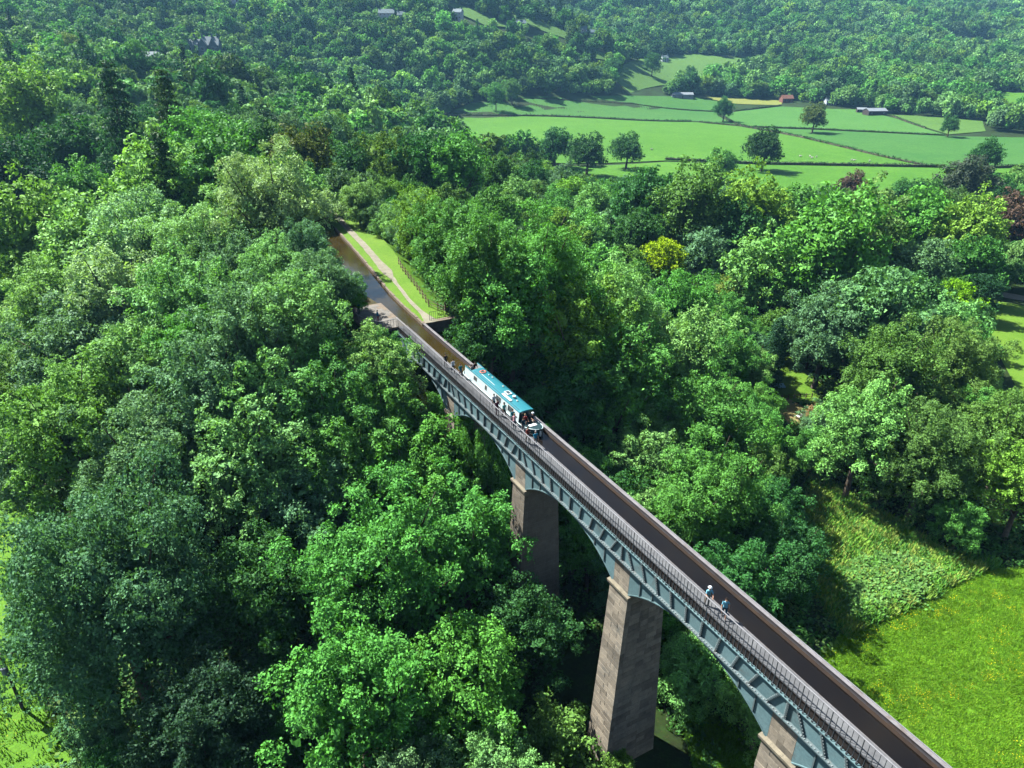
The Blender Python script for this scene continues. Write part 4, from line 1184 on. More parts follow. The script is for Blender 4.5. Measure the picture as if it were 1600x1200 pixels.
# ---- trough side plates: wedges between leaning joints, like the stones of a flat arch
joints = []                         # (s at bottom, s at top)
for i in range(-1, 4):
    c = i * SP
    joints.append((c, c))
    n = 9
    for k in range(n + 1):
        if c + 1.4 > S_END: break
        joints.append((c + 1.4 + (SP - 2.8) * k / n, c + 0.65 + (SP - 1.3) * k / n))
joints.append((S_END, S_END))
plate_n = 0
for (b0, t0), (b1, t1) in zip(joints[:-1], joints[1:]):
    if b1 < -11: continue
    g = 0.012
    MB().prism([(b0 + g, ZB + 0.05), (b1 - g, ZB + 0.05), (t1 - g, TOP_L - 0.06), (t0 + g, TOP_L - 0.06)], 'y', 0.0, -0.035).build('trough_plate', M['iron'], aq)
def bolt_pts(mb, x, y0, z, r=0.028, h=0.035):
    mb.box(x - r, x + r, y0, y0 + h, z - r, z + r)
for b, t in joints:
    if b < -11: continue
    mb = MB()
    zz0, zz1 = ZB + 0.06, TOP_L - 0.07
    for sd in (-1, 1):              # two bolted flanges side by side
        w0, w1 = (-0.045, -0.006) if sd < 0 else (0.006, 0.045)
        mb.prism([(b + w0, zz0), (b + w1, zz0), (t + w1, zz1), (t + w0, zz1)], 'y', 0.002, 0.17)
    mb.cur = 1
    for k in range(8):
        f = (k + 0.5) / 8
        xx, z = b + (t - b) * f, zz0 + (zz1 - zz0) * f
        for sd in (-0.065, 0.065): mb.box(xx + sd - 0.03, xx + sd + 0.03, 0.13, 0.16, z - 0.03, z + 0.03)
    mb.build('joint_flange', [M['iron_flange'], M['bolt']], aq)
# bottom and top flanges with bolts, one length per span
for i in range(-1, 4):
    a, b = max(i * SP, -11), min((i + 1) * SP, S_END)
    mb = MB()
    mb.box(a + 0.01, b - 0.01, -0.03, 0.27, ZB - 0.05, ZB + 0.045)
    mb.cur = 1
    x = a + 0.12
    while x < b - 0.1:
        mb.box(x - 0.035, x + 0.035, 0.16, 0.24, ZB + 0.046, ZB + 0.10); x += 0.24
    mb.build('bottom_flange', [M['iron_flange'], M['bolt']], aq)
    MB().box(a + 0.008, b - 0.008, -0.03, 0.19, TOP_L - 0.058, TOP_L).build('top_flange', M['iron'], aq)
# trough floor and the far side
MB().box(-40, S_END, -3.62, -0.036, ZB - 0.045, ZB + 0.03).build('trough_floor', M['iron'], aq)
MB().box(-40, S_END, -3.66, -3.60, ZB + 0.035, -0.045).build('far_side_wall', M['inner_wall'], aq)
MB().box(-40, S_END, -3.82, -3.54, -0.04, 0.0).build('far_rim', M['rim'], aq)
MB().box(-40, S_END, -3.835, -3.79, 0.003, 0.045).build('rim_edge', M['handrail'], aq)
MB().box(-40, S_END, -3.595, -3.33, -0.55, WATER_Z + 0.012).build('waterline_stain_strip', M['waterline_stain'], aq)  # added strip standing in for the brown stain along the waterline
MB().box(-40, -11.02, -0.036, 0.0, ZB, TOP_L).build('near_side_wall', M['iron'], aq)

# ---- spandrels: four arched ribs per span, the outer one closed with plates
for i in range(-1, 4):
    c0 = i * SP
    mid = c0 + SP / 2
    for t, outer in ((0.10, True), (1.25, False), (2.40, False), (3.50, True)):
        y1 = -t
        if t < 0.2:
            cuts = [-7.10, -5.75, -4.35, -2.6, 0, 2.6, 4.35, 5.75, 7.10]
            for a, b in zip(cuts[:-1], cuts[1:]):
                xs = np.linspace(a + 0.006, b - 0.006, 7)
                out = [(mid + x, ZB - 0.052) for x in (xs[0], xs[-1])] + [(mid + x, arch_z(x) + 0.0) for x in xs[::-1]]
                MB().prism(out, 'y', y1, y1 - 0.04).build('spandrel_plate', M['iron'], aq)
            for x in cuts[1:-1]:
                if abs(x) < 2: continue
                MB().box(mid + x - 0.05, mid + x + 0.05, y1 + 0.002, y1 + 0.10, arch_z(x) + 0.02, ZB - 0.055).build('spandrel_rib', M['iron_flange'], aq)
        else:
            xs = np.linspace(-7.10, 7.10, 17)
            MB().prism([(mid + xs[0], ZB - 0.05), (mid + xs[-1], ZB - 0.05)] + [(mid + x, arch_z(x)) for x in xs[::-1]], 'y', y1, y1 - 0.05).build('inner_rib' if not outer else 'far_rib', M['iron'], aq)
        # the flange that follows the arch
        mb = MB()
        xs = np.linspace(-7.10, 7.10, 25)
        for a, b in zip(xs[:-1], xs[1:]):
            za, zb = arch_z(a), arch_z(b)
            mb.hexa([(mid + a, y1 - 0.16, za - 0.09), (mid + b, y1 - 0.16, zb - 0.09), (mid + b, y1 + 0.09, zb - 0.09), (mid + a, y1 + 0.09, za - 0.09),
                     (mid + a, y1 - 0.16, za - 0.003), (mid + b, y1 - 0.16, zb - 0.003), (mid + b, y1 + 0.09, zb - 0.003), (mid + a, y1 + 0.09, za - 0.003)])
        mb.build('arch_flange', M['iron'], aq)

# ---- piers
Z_CAP = -4.70
rp = random.Random(9)
def build_pier(sc, zbase, individual, visible=True, zmax_stones=-999):
    pier = MB()
    def plan(z, inset=0.0):
        d = max(0.0, (Z_CAP - 0.45) - z)
        a = 1.15 + 0.016 * d - inset
        return a, -0.05 - 0.046 * d + inset, 3.70 + 0.046 * d - inset
    def corners(z, inset):
        a, t0, t1 = plan(z, inset)
        return [(sc - a, -t1, z), (sc + a, -t1, z), (sc + a, -t0, z), (sc - a, -t0, z)]
    pier.hexa(corners(zbase - 2, 0.02) + corners(Z_CAP - 0.45, 0.02))
    # head between the spandrels
    pier.box(sc - 0.90, sc + 0.90, -3.50, -0.16, Z_CAP, ZB - 0.06)
    root = pier.build('pier', M['mortar'], aq)
    loose = MB()
    def stone(pts):
        if individual: MB().hexa(pts).build('stone', M['stone'], root)
        else: loose.hexa(pts)
    rest = MB()
    z1 = Z_CAP - 0.45
    k = 0
    while z1 > max(zbase, zmax_stones):
        h = rp.uniform(0.50, 0.60)
        z0 = z1 - h
        g = 0.022
        a0, u0, w0 = plan(z0 + g); a1, u1, w1 = plan(z1 - g)
        zl, zh = z0 + g, z1 - g
        # side facing across (under the towpath): full width, one or two stones, 0.45 deep
        cuts = [0, rp.uniform(0.30, 0.42) if k % 2 else rp.uniform(0.58, 0.70), 1]
        for f0, f1 in zip(cuts[:-1], cuts[1:]):
            p = rp.uniform(-0.004, 0.014)
            f0g, f1g = f0 + (0.009 if f0 > 0 else 0), f1 - (0.009 if f1 < 1 else 0)
            X = lambda a, f: sc - a + 2 * a * f
            dl, dh = -u0 + p, -u1 + p
            stone([(X(a0, f0g), dl - 0.45, zl), (X(a0, f1g), dl - 0.45, zl), (X(a0, f1g), dl, zl), (X(a0, f0g), dl, zl),
                   (X(a1, f0g), dh - 0.45, zh), (X(a1, f1g), dh - 0.45, zh), (X(a1, f1g), dh, zh), (X(a1, f0g), dh, zh)])
        # side facing along, towards the camera
        n = 4 + k % 2
        cuts = [0] + [(q + 0.5 * (k % 2) + rp.uniform(-0.12, 0.12)) / (n - 0.5) for q in range(1, n)]
        cuts = [c for c in cuts if c < 0.93] + [1]
        for f0, f1 in zip(cuts[:-1], cuts[1:]):
            p = rp.uniform(-0.004, 0.014)
            def Yt(u, w, f):
                return -(u + 0.47 + (w - u - 0.47) * f)
            f0g, f1g = f0 + 0.005, f1 - 0.005
            stone([(sc - a0 - p, Yt(u0, w0, f1g), zl), (sc - a0 + 0.4, Yt(u0, w0, f1g), zl), (sc - a0 + 0.4, Yt(u0, w0, f0g), zl), (sc - a0 - p, Yt(u0, w0, f0g), zl),
                   (sc - a1 - p, Yt(u1, w1, f1g), zh), (sc - a1 + 0.4, Yt(u1, w1, f1g), zh), (sc - a1 + 0.4, Yt(u1, w1, f0g), zh), (sc - a1 - p, Yt(u1, w1, f0g), zh)])
        # the two sides the picture does not show
        n = 5
        for q in range(n):
            f0, f1 = q / n + 0.003, (q + 1) / n - 0.003
            Yt = lambda u, w, f: -(u + 0.47 + (w - u - 0.87) * f)
            rest.hexa([(sc + a0 - 0.4, Yt(u0, w0, f1), zl), (sc + a0, Yt(u0, w0, f1), zl), (sc + a0, Yt(u0, w0, f0), zl), (sc + a0 - 0.4, Yt(u0, w0, f0), zl),
                       (sc + a1 - 0.4, Yt(u1, w1, f1), zh), (sc + a1, Yt(u1, w1, f1), zh), (sc + a1, Yt(u1, w1, f0), zh), (sc + a1 - 0.4, Yt(u1, w1, f0), zh)])
        z1 = z0; k += 1
    tag(rest.build('stonework', M['stone'], root), kind='stuff')
    if not individual: tag(loose.build('stonework', M['stone'], root), kind='stuff')
    # capstones at the springing of the arches
    mb = MB()
    for x0, x1 in ((-1.36, -0.46), (-0.45, 0.45), (0.46, 1.36)):
        mb = MB()
        mb.prism([(0.22, Z_CAP - 0.20), (0.24, Z_CAP + 0.02), (-0.30, Z_CAP + 0.06), (-0.30, Z_CAP - 0.44), (0.10, Z_CAP - 0.44)], 'x', sc + x0, sc + x1)
        mb.build('capstone', M['capstone'], root)
    MB().prism([(sc - 1.34, Z_CAP - 0.20), (sc - 1.34, Z_CAP + 0.0), (sc + 1.34, Z_CAP + 0.0), (sc + 1.34, Z_CAP - 0.20), (sc + 1.17, Z_CAP - 0.44), (sc - 1.17, Z_CAP - 0.44)], 'y', -0.31, -3.95).build('cap_course', M['capstone'], root)
    # stones of the head
    z = Z_CAP + 0.03; k = 0
    while z < ZB - 0.5:
        h = min(0.55, ZB - 0.07 - z)
        cut = -0.2 if k % 2 else 0.25
        for x0, x1 in ((-0.94, cut - 0.008), (cut + 0.008, 0.94)):
            MB().box(sc + x0, sc + x1, -0.45, -0.10 + rp.uniform(0, 0.012), z + 0.01, z + h - 0.01).build('head_stone', M['stone'], root)
        z += h; k += 1
    return root
build_pier(-16.1, -25.0, False, False, -8)
build_pier(0.0, -25.0, True, True, -7.0)
build_pier(SP, -25.0, True)
build_pier(2 * SP, -23.5, False)
build_pier(3 * SP, -16.0, False)

# ---- towpath and railing
MB().box(-40, S_END, -1.28, -0.14, 0.10, 0.20).build('towpath_deck', M['deck'], aq)
MB().box(-40, S_END, -0.139, -0.10, TOP_L + 0.004, 0.195).build('fascia_board', M['fascia_shade'], aq)
MB().box(-40, S_END, -1.33, -1.285, -0.25, 0.215).build('path_edging', M['rim'], aq)
mb = MB()
mb.tube([(0, -0.02, TOP_L + 0.01), (0, 0.13, TOP_L + 0.03), (0, 0.16, TOP_L + 0.12), (0, 0.06, TOP_L + 0.30), (0, 0.04, TOP_L + 0.6), (0, 0.04, 1.50)], [0.030, 0.030, 0.028, 0.026, 0.021, 0.019], 6)
bal = mb.mesh('baluster', [M['rail_iron']])
mb = MB().tube([(0, -0.02, TOP_L + 0.01), (0, 0.15, TOP_L + 0.03), (0, 0.19, TOP_L + 0.14), (0, 0.06, TOP_L + 0.34), (0, 0.04, 1.50)], [0.04, 0.04, 0.036, 0.032, 0.032], 6)
std = mb.mesh('standard', [M['rail_iron']])
s, k = -6.5, 0
while s < S_END - 0.1:
    o = link('railing_standard' if k % 6 == 0 else 'baluster', std if k % 6 == 0 else bal, aq)
    o.location = (s, 0, 0)
    s += 0.325; k += 1
MB().box(-8, S_END, 0.005, 0.075, 1.50, 1.545).build('handrail', M['handrail'], aq)
MB().box(-8, S_END, 0.022, 0.058, 0.44, 0.475).build('middle_rail', M['rail_iron'], aq)

# ---- viewing platform at the end of the trough and the masonry below it
def bl(pts): return [(a, -b) for a, b in pts]
pf_out = [(64.42, 1.28), (64.42, -0.6), (64.3, -2.0), (65.5, -3.3), (68, -4.0), (72.5, -4.0), (74, -2.6), (74, 1.2)]
plat = empty('viewing_platform', bw(64.4, 0, 0), math.atan2(_ca, _sa))
tag(plat, 'pale paved viewing platform with iron railing where the trough meets the canal', 'platform')
SH = -64.4
MB().prism([(a + SH, -b) for a, b in pf_out], 'z', -0.15, 0.185).build('slab', M['stone_kerb'], plat)
# paving flags
rq = random.Random(3)
row = 64.5
while row < 79.4:
    L = rq.uniform(0.75, 1.0)
    t = -5.4
    while t < 1.2:
        w = rq.uniform(0.8, 1.3)
        q = [(row + 0.01, t + 0.01), (row + L - 0.01, t + 0.01), (row + L - 0.01, min(t + w, 1.26) - 0.01), (row + 0.01, min(t + w, 1.26) - 0.01)]
        if all(inside(pf_out, np.array([a]), np.array([b]))[0] for a, b in q):
            MB().prism([(a + SH, -b) for a, b in q], 'z', 0.17, 0.20 + rq.uniform(0, 0.008)).build('paving_flag', M['paving'], plat)
        t += w
    row += L
edge = pf_out[2:7]
mbp = MB().tube([(0, 0, 0.18), (0, 0, 1.28)], 0.022, 5).mesh('platform_baluster', [M['rail_iron']])
for (a0, b0), (a1, b1) in zip([(64.42, -0.1)] + edge[:-1], edge):
    Ld = math.hypot(a1 - a0, b1 - b0); n = int(Ld / 0.34)
    for q in range(n):
        o = link('baluster', mbp, plat); o.location = (a0 + (a1 - a0) * q / n + SH + 0.06, -(b0 + (b1 - b0) * q / n) - 0.06, 0)
    MB().tube([(a0 + SH + 0.06, -b0 - 0.06, 1.3), (a1 + SH + 0.06, -b1 - 0.06, 1.3)], 0.035, 6).build('handrail', M['handrail'], plat)
mb = MB().prism([(a + SH, -b) for a, b in [(64.5, 8.25), (64.5, -2.0), (66, -4.0), (69, -5.4), (76, -5.4), (84, -3), (84, 8)]], 'z', -22, -1.45)
mb.build('abutment', M['stone'], plat)
for t0, t1 in ((-2.0, 1.25), (3.62, 8.25)):
    mb = MB(); z = -1.46; k = 0
    while z > -16:
        x = t0 + (0.4 if k % 2 else 0)
        while x < t1 - 0.2:
            w = min(rq.uniform(0.8, 1.3), t1 - x)
            mb.box(64.36 + SH, 64.49 + SH, -(x + w) + 0.012, -x - 0.012, z - 0.52, z - 0.012); x += w
        z -= 0.53; k += 1
    tag(mb.build('stonework', M['stone'], plat), kind='stuff')
MB().box(64.42 + SH, 65.3 + SH, -8.25, -3.56, -1.44, -0.04).build('parapet', M['stone_kerb'], plat)

# ---- small railed end of the towpath, and the fence down the embankment
fr = empty('end_railing', bw(65.0, 3.8, 0), math.atan2(_ca, _sa))
tag(fr, 'short dark railing across the end of the grassy towpath bank beside the void', 'railing')
for q in range(13):
    MB().tube([(0.1, -1.0 - 0.29 * q, -0.06), (0.1, -1.0 - 0.29 * q, 1.15)], 0.03 if q in (0, 12) else 0.018, 5).build('post' if q in (0, 12) else 'baluster', M['rail_iron'], fr)
for z in (0.15, 1.15): MB().tube([(0.1, -1.0, z), (0.1, -4.48, z)], 0.028, 5).build('rail', M['rail_iron'], fr)
M['timber'] = worn('timber', srgb(120, 104, 84), srgb(86, 74, 60), 2.0, 0.9, 0.1, 0.4)
fe = empty('post_and_rail_fence', bw(66, 8.2, 0), math.atan2(_ca, _sa))
tag(fe, 'weathered post and rail fence along the outer edge of the towpath bank', 'fence')
prev = None
for s in np.arange(66.2, 92, 1.9):
    t = interp(BANK_R, s) - 0.45
    p = (s - 66, -(t - 8.2))
    MB().box(p[0] - 0.06, p[0] + 0.06, p[1] - 0.05, p[1] + 0.05, -0.4, 1.1).build('post', M['timber'], fe)
    if prev:
        for z in (0.45, 0.9): MB().tube([(prev[0], prev[1] + 0.06, z), (p[0], p[1] + 0.06, z)], 0.04, 4).build('rail', M['timber'], fe)
    prev = p

# ================================================================== narrowboat
M['boat_white'] = worn('boat_white', (0.66, 0.80, 0.80, 1), (0.60, 0.74, 0.75, 1), 0.8, 0.4, 0.4, 0.05)
M['boat_teal'] = worn('boat_teal', (0.015, 0.175, 0.215, 1), (0.021, 0.200, 0.24, 1), 0.9, 0.45, 0.4, 0.06)
M['boat_dark'] = worn('boat_dark', (0.012, 0.038, 0.045, 1), (0.020, 0.052, 0.058, 1), 0.9, 0.45, 0.35, 0.06)
M['boat_black'] = worn('boat_black', (0.010, 0.012, 0.014, 1), (0.02, 0.022, 0.022, 1), 1.2, 0.6, 0.3, 0.1)
M['brass'] = worn('brass', (0.55, 0.50, 0.40, 1), (0.45, 0.42, 0.36, 1), 2, 0.35, 0.5, 0.05)
m = NT('pane_glass'); m.principled((0.03, 0.045, 0.05, 1), 0.06, 0.6); M['glass'] = m.mat
M['orange'] = worn('orange', (0.70, 0.13, 0.05, 1), (0.62, 0.10, 0.04, 1), 2, 0.5, 0.3, 0.05)
M['white'] = worn('white', (0.78, 0.79, 0.78, 1), (0.70, 0.71, 0.70, 1), 1, 0.6, 0.3, 0.05)

boat = empty('narrowboat', bw(40.6, 2.46, WATER_Z), math.atan2(_ca, _sa) + math.pi)
boat.scale = (1, 0.87, 1)
tag(boat, 'white narrowboat with teal roof gliding along the trough', 'boat')
def hull_ring(x):
    f = (x - 5.4) / 2.6
    w = 1.03 if x < 5.4 else 1.03 * math.sqrt(max(0.0, 1 - min(1, f) ** 2.2)) + 0.02
    if x < -6.9: w = 1.03 * math.sqrt(max(0.0, 1 - ((-6.9 - x) / 1.15) ** 2)) + 0.03
    z = 0.52 + (0.42 * max(0, f) ** 1.6 if x > 5.4 else 0)
    return w, z
xs = [-8.0, -7.8, -7.4, -6.9, -5, 0, 4, 5.4, 6.0, 6.6, 7.1, 7.5, 7.8, 7.98]
def loft(prof, mat, name, closed=False):
    mb = MB(); V = []
    k = None
    for x in xs:
        r = prof(x); k = len(r); V += [(x, a, b) for a, b in r]
    F = []
    for i in range(len(xs) - 1):
        for j in range(k - 1): F.append((i * k + j, i * k + j + 1, (i + 1) * k + j + 1, (i + 1) * k + j))
    mb.poly(V, F)
    return mb.build(name, mat, boat)
loft(lambda x: [(-hull_ring(x)[0] * 0.9, -0.5), (-hull_ring(x)[0], 0.05), (-hull_ring(x)[0], hull_ring(x)[1]), (hull_ring(x)[0], hull_ring(x)[1] - 0.01), (hull_ring(x)[0], 0.05), (hull_ring(x)[0] * 0.9, -0.5)], M['boat_dark'], 'hull')
for sd in (-1, 1):
    loft(lambda x: [(sd * (hull_ring(x)[0] + 0.005), hull_ring(x)[1] - 0.02), (sd * (hull_ring(x)[0] + 0.035), hull_ring(x)[1] - 0.01), (sd * (hull_ring(x)[0] + 0.035), hull_ring(x)[1] + 0.035), (sd * (hull_ring(x)[0] - 0.04), hull_ring(x)[1] + 0.04)], M['boat_white'], 'gunwale_line')
    loft(lambda x: [(sd * (hull_ring(x)[0] + 0.004), 0.20), (sd * (hull_ring(x)[0] + 0.03), 0.22), (sd * (hull_ring(x)[0] + 0.03), 0.27), (sd * (hull_ring(x)[0] + 0.004), 0.29)], M['boat_black'], 'rubbing_strake')
CX0, CX1 = -7.0, 5.2
for sd in (-1, 1):
    mb = MB()
    mb.hexa([(CX0, sd * 0.93, 0.56), (CX1, sd * 0.93, 0.56), (CX1, sd * 0.98, 0.56), (CX0, sd * 0.98, 0.56), (CX0, sd * 0.80, 1.62), (CX1, sd * 0.80, 1.62), (CX1, sd * 0.85, 1.62), (CX0, sd * 0.85, 1.62)])
    mb.build('cabin_side', M['boat_white'], boat)
mb = MB()
prof = [(-0.90, 1.60), (-0.88, 1.66), (-0.5, 1.73), (0, 1.755), (0.5, 1.73), (0.88, 1.66), (0.90, 1.60)]
mb.prism(prof, 'x', CX0 + 1.55, CX1 + 0.12)
mb.build('roof', M['boat_teal'], boat)
for sd in (-1, 1):
    MB().box(CX0, CX0 + 1.55, sd * 0.86 - 0.05, sd * 0.86 + 0.05, 1.60, 1.66).build('coaming', M['boat_teal'], boat)
    MB().tube([(CX0 + 1.9, sd * 0.70, 1.78), (CX1 - 0.3, sd * 0.70, 1.78)], 0.022, 6).build('grab_rail', M['boat_teal'], boat)
MB().tube([(-4.0, -0.28, 1.775), (-0.9, -0.30, 1.775)], 0.025, 6).build('boat_pole', M['white'], boat)
MB().box(-7.7, CX1, -0.92, 0.92, 0.30, 0.40).build('floor_deck', M['boat_dark'], boat)
MB().hexa([(CX0 + 1.54, -0.92, 0.40), (CX0 + 1.60, -0.92, 0.40), (CX0 + 1.60, 0.92, 0.40), (CX0 + 1.54, 0.92, 0.40), (CX0 + 1.54, -0.80, 1.60), (CX0 + 1.60, -0.80, 1.60), (CX0 + 1.60, 0.80, 1.60), (CX0 + 1.54, 0.80, 1.60)]).build('rear_bulkhead', M['boat_dark'], boat)
# front: dark framed glass below the roof edge
for y0, y1 in ((-0.90, -0.80), (-0.34, -0.28), (0.28, 0.34), (0.80, 0.90)):
    MB().hexa([(CX1 - 0.02, y0, 0.5), (CX1 + 0.04, y0, 0.5), (CX1 + 0.04, y1, 0.5), (CX1 - 0.02, y1, 0.5), (CX1 - 0.02, y0 * 0.94, 1.6), (CX1 + 0.04, y0 * 0.94, 1.6), (CX1 + 0.04, y1 * 0.94, 1.6), (CX1 - 0.02, y1 * 0.94, 1.6)]).build('front_frame', M['boat_dark'], boat)
for y0, y1 in ((-0.79, -0.35), (-0.27, 0.27), (0.35, 0.79)):
    MB().box(CX1, CX1 + 0.015, y0, y1, 0.55, 1.58).build('front_pane', M['glass'], boat)
# windows on both sides
for x, w, h in ((-4.4, 0.75, 0.42), (-1.9, 0.40, 0.46), (0.95, 1.0, 0.50), (2.15, 0.22, 0.22), (3.45, 0.95, 0.55)):
    for sd in (-1, 1):
        zc = 1.16
        yy = lambda z: sd * (0.98 - 0.13 * (z - 0.56) / 1.06 + 0.004)
        def quad(x0, x1, z0, z1, d0, d1):
            return MB().hexa([(x0, yy(z0) + sd * d0, z0), (x1, yy(z0) + sd * d0, z0), (x1, yy(z0) + sd * d1, z0), (x0, yy(z0) + sd * d1, z0), (x0, yy(z1) + sd * d0, z1), (x1, yy(z1) + sd * d0, z1), (x1, yy(z1) + sd * d1, z1), (x0, yy(z1) + sd * d1, z1)])
        wf = quad(x - w / 2 - 0.04, x + w / 2 + 0.04, zc - h / 2 - 0.04, zc + h / 2 + 0.04, -0.002, 0.018).build('window', M['brass'], boat)
        for xa, xb in ((x - w / 2, x - 0.012), (x + 0.012, x + w / 2)):
            quad(xa, xb, zc - h / 2, zc + h / 2, 0.010, 0.024).build('pane', M['glass'], wf)
# roof hatch, vents, lamp
hb = MB().box(1.2, 3.0, -0.66, -0.36, 1.725, 1.83).build('roof_box', M['white'], boat)
MB().box(0.9, 1.7, -0.15, 0.45, 1.755, 1.83).build('hatch_cover', M['white'], boat)
MB().box(1.0, 1.6, -0.05, 0.36, 1.83, 1.845).build('hatch_glass', M['glass'], boat)
for x, y in ((-3.3, 0.35), (-2.6, 0.42), (-0.2, 0.42), (2.2, 0.35), (3.3, 0.1)):
    MB().tube([(x, y, 1.74), (x, y, 1.83), (x, y, 1.84), (x, y, 1.88)], [0.05, 0.05, 0.11, 0.04], 10).build('mushroom_vent', M['brass'], boat)
MB().tube([(2.5, 0.2, 1.74), (2.5, 0.2, 1.90), (2.5, 0.2, 1.97), (2.5, 0.2, 2.0)], [0.17, 0.20, 0.19, 0.05], 12).build('water_can', M['white'], boat)
# bow deck, name plates, fender, tiller
MB().prism([(6.15, -0.80), (6.6, -0.78), (7.1, -0.62), (7.6, -0.38), (7.9, -0.05), (7.9, 0.05), (7.6, 0.38), (7.1, 0.62), (6.6, 0.78), (6.15, 0.80)], 'z', 0.62, 0.66).build('fore_deck', M['boat_dark'], boat)
MB().prism([(6.35, -0.50), (6.75, -0.45), (6.75, 0.45), (6.35, 0.50)], 'z', 0.66, 0.71).build('locker_lid', M['white'], boat)
for sd in (-1, 1):
    a = [(6.35, hull_ring(6.35)[0]), (7.25, hull_ring(7.25)[0])]
    mb = MB()
    d0, d1 = 0.012, 0.024
    mb.hexa([(a[0][0], sd * (a[0][1] + d0), 0.38), (a[1][0], sd * (a[1][1] + d0), 0.46), (a[1][0], sd * (a[1][1] + d1), 0.46), (a[0][0], sd * (a[0][1] + d1), 0.38),
             (a[0][0], sd * (a[0][1] + d0), 0.52), (a[1][0], sd * (a[1][1] + d0), 0.62), (a[1][0], sd * (a[1][1] + d1), 0.62), (a[0][0], sd * (a[0][1] + d1), 0.52)])
    mb.build('name_plate', M['white'], boat)
MB().tube([(8.0, 0, 0.75), (8.02, 0, 0.45), (8.0, 0, 0.2)], [0.08, 0.12, 0.08], 8).build('bow_fender', M['white'], boat)
MB().tube([(-8.0, 0, 0.2), (-8.0, 0, 1.0), (-7.6, 0, 1.15), (-7.0, 0, 1.18)], 0.03, 6).build('tiller', M['brass'], boat)
BM = boat.matrix_basis.copy()
def boat_pt(x, y, z):
    a = math.atan2(_ca, _sa) + math.pi
    o = bw(40.6, 2.46, WATER_Z)
    return Vector((o.x + x * math.cos(a) - y * math.sin(a), o.y + x * math.sin(a) + y * math.cos(a), o.z + z))
# lifebelt lying on the roof
mb = MB()
n, k = 20, 8
V = [((0.30 + 0.075 * math.cos(2 * math.pi * j / k)) * math.cos(2 * math.pi * i / n), (0.30 + 0.075 * math.cos(2 * math.pi * j / k)) * math.sin(2 * math.pi * i / n), 0.06 + 0.06 * math.sin(2 * math.pi * j / k)) for i in range(n) for j in range(k)]
F = [(i * k + j, ((i + 1) % n) * k + j, ((i + 1) % n) * k + (j + 1) % k, i * k + (j + 1) % k) for i in range(n) for j in range(k)]
lb = empty('lifebelt', boat_pt(-4.35, 0.1, 1.745), 0.4)
tag(lb, 'orange ring lifebelt lying on the teal roof near the stern', 'lifebelt')
mb.poly(V, F).build('ring', M['orange'], lb, True)
for q in range(4):
    a = q * math.pi / 2 + 0.4
    MB().tube([(0.21 * math.cos(a), 0.21 * math.sin(a), 0.06), (0.30 * math.cos(a), 0.30 * math.sin(a), 0.13), (0.39 * math.cos(a), 0.39 * math.sin(a), 0.06)], 0.025, 5).build('band', M['white'], lb)

# ================================================================== people
def cloth(name, c): return worn(name, c, tuple(x * 0.85 for x in c[:3]) + (1,), 4.0, 0.85, 0.15, 0.2)
M['skin'] = worn('skin', (0.50, 0.29, 0.20, 1), (0.44, 0.25, 0.17, 1), 5.0, 0.55, 0.3, 0.05)
M['shoe'] = cloth('shoe', (0.05, 0.045, 0.045, 1))
CL = {'white': (0.72, 0.78, 0.80, 1), 'skyblue': (0.20, 0.52, 0.66, 1), 'teal': (0.03, 0.26, 0.30, 1), 'maroon': (0.10, 0.025, 0.045, 1), 'mint': (0.22, 0.55, 0.48, 1), 'navy': (0.02, 0.06, 0.09, 1),
      'pink': (0.62, 0.34, 0.36, 1), 'red': (0.45, 0.06, 0.06, 1), 'black': (0.015, 0.017, 0.022, 1), 'blue': (0.03, 0.26, 0.42, 1), 'tan': (0.42, 0.35, 0.28, 1), 'grey': (0.25, 0.25, 0.27, 1), 'brownred': (0.22, 0.06, 0.05, 1),
      'hair_dark': (0.02, 0.014, 0.010, 1), 'hair_brown': (0.09, 0.05, 0.03, 1), 'hair_fair': (0.35, 0.25, 0.14, 1), 'hair_grey': (0.4, 0.39, 0.38, 1)}
for k_, v_ in CL.items(): M['c_' + k_] = cloth('cloth_' + k_, v_)

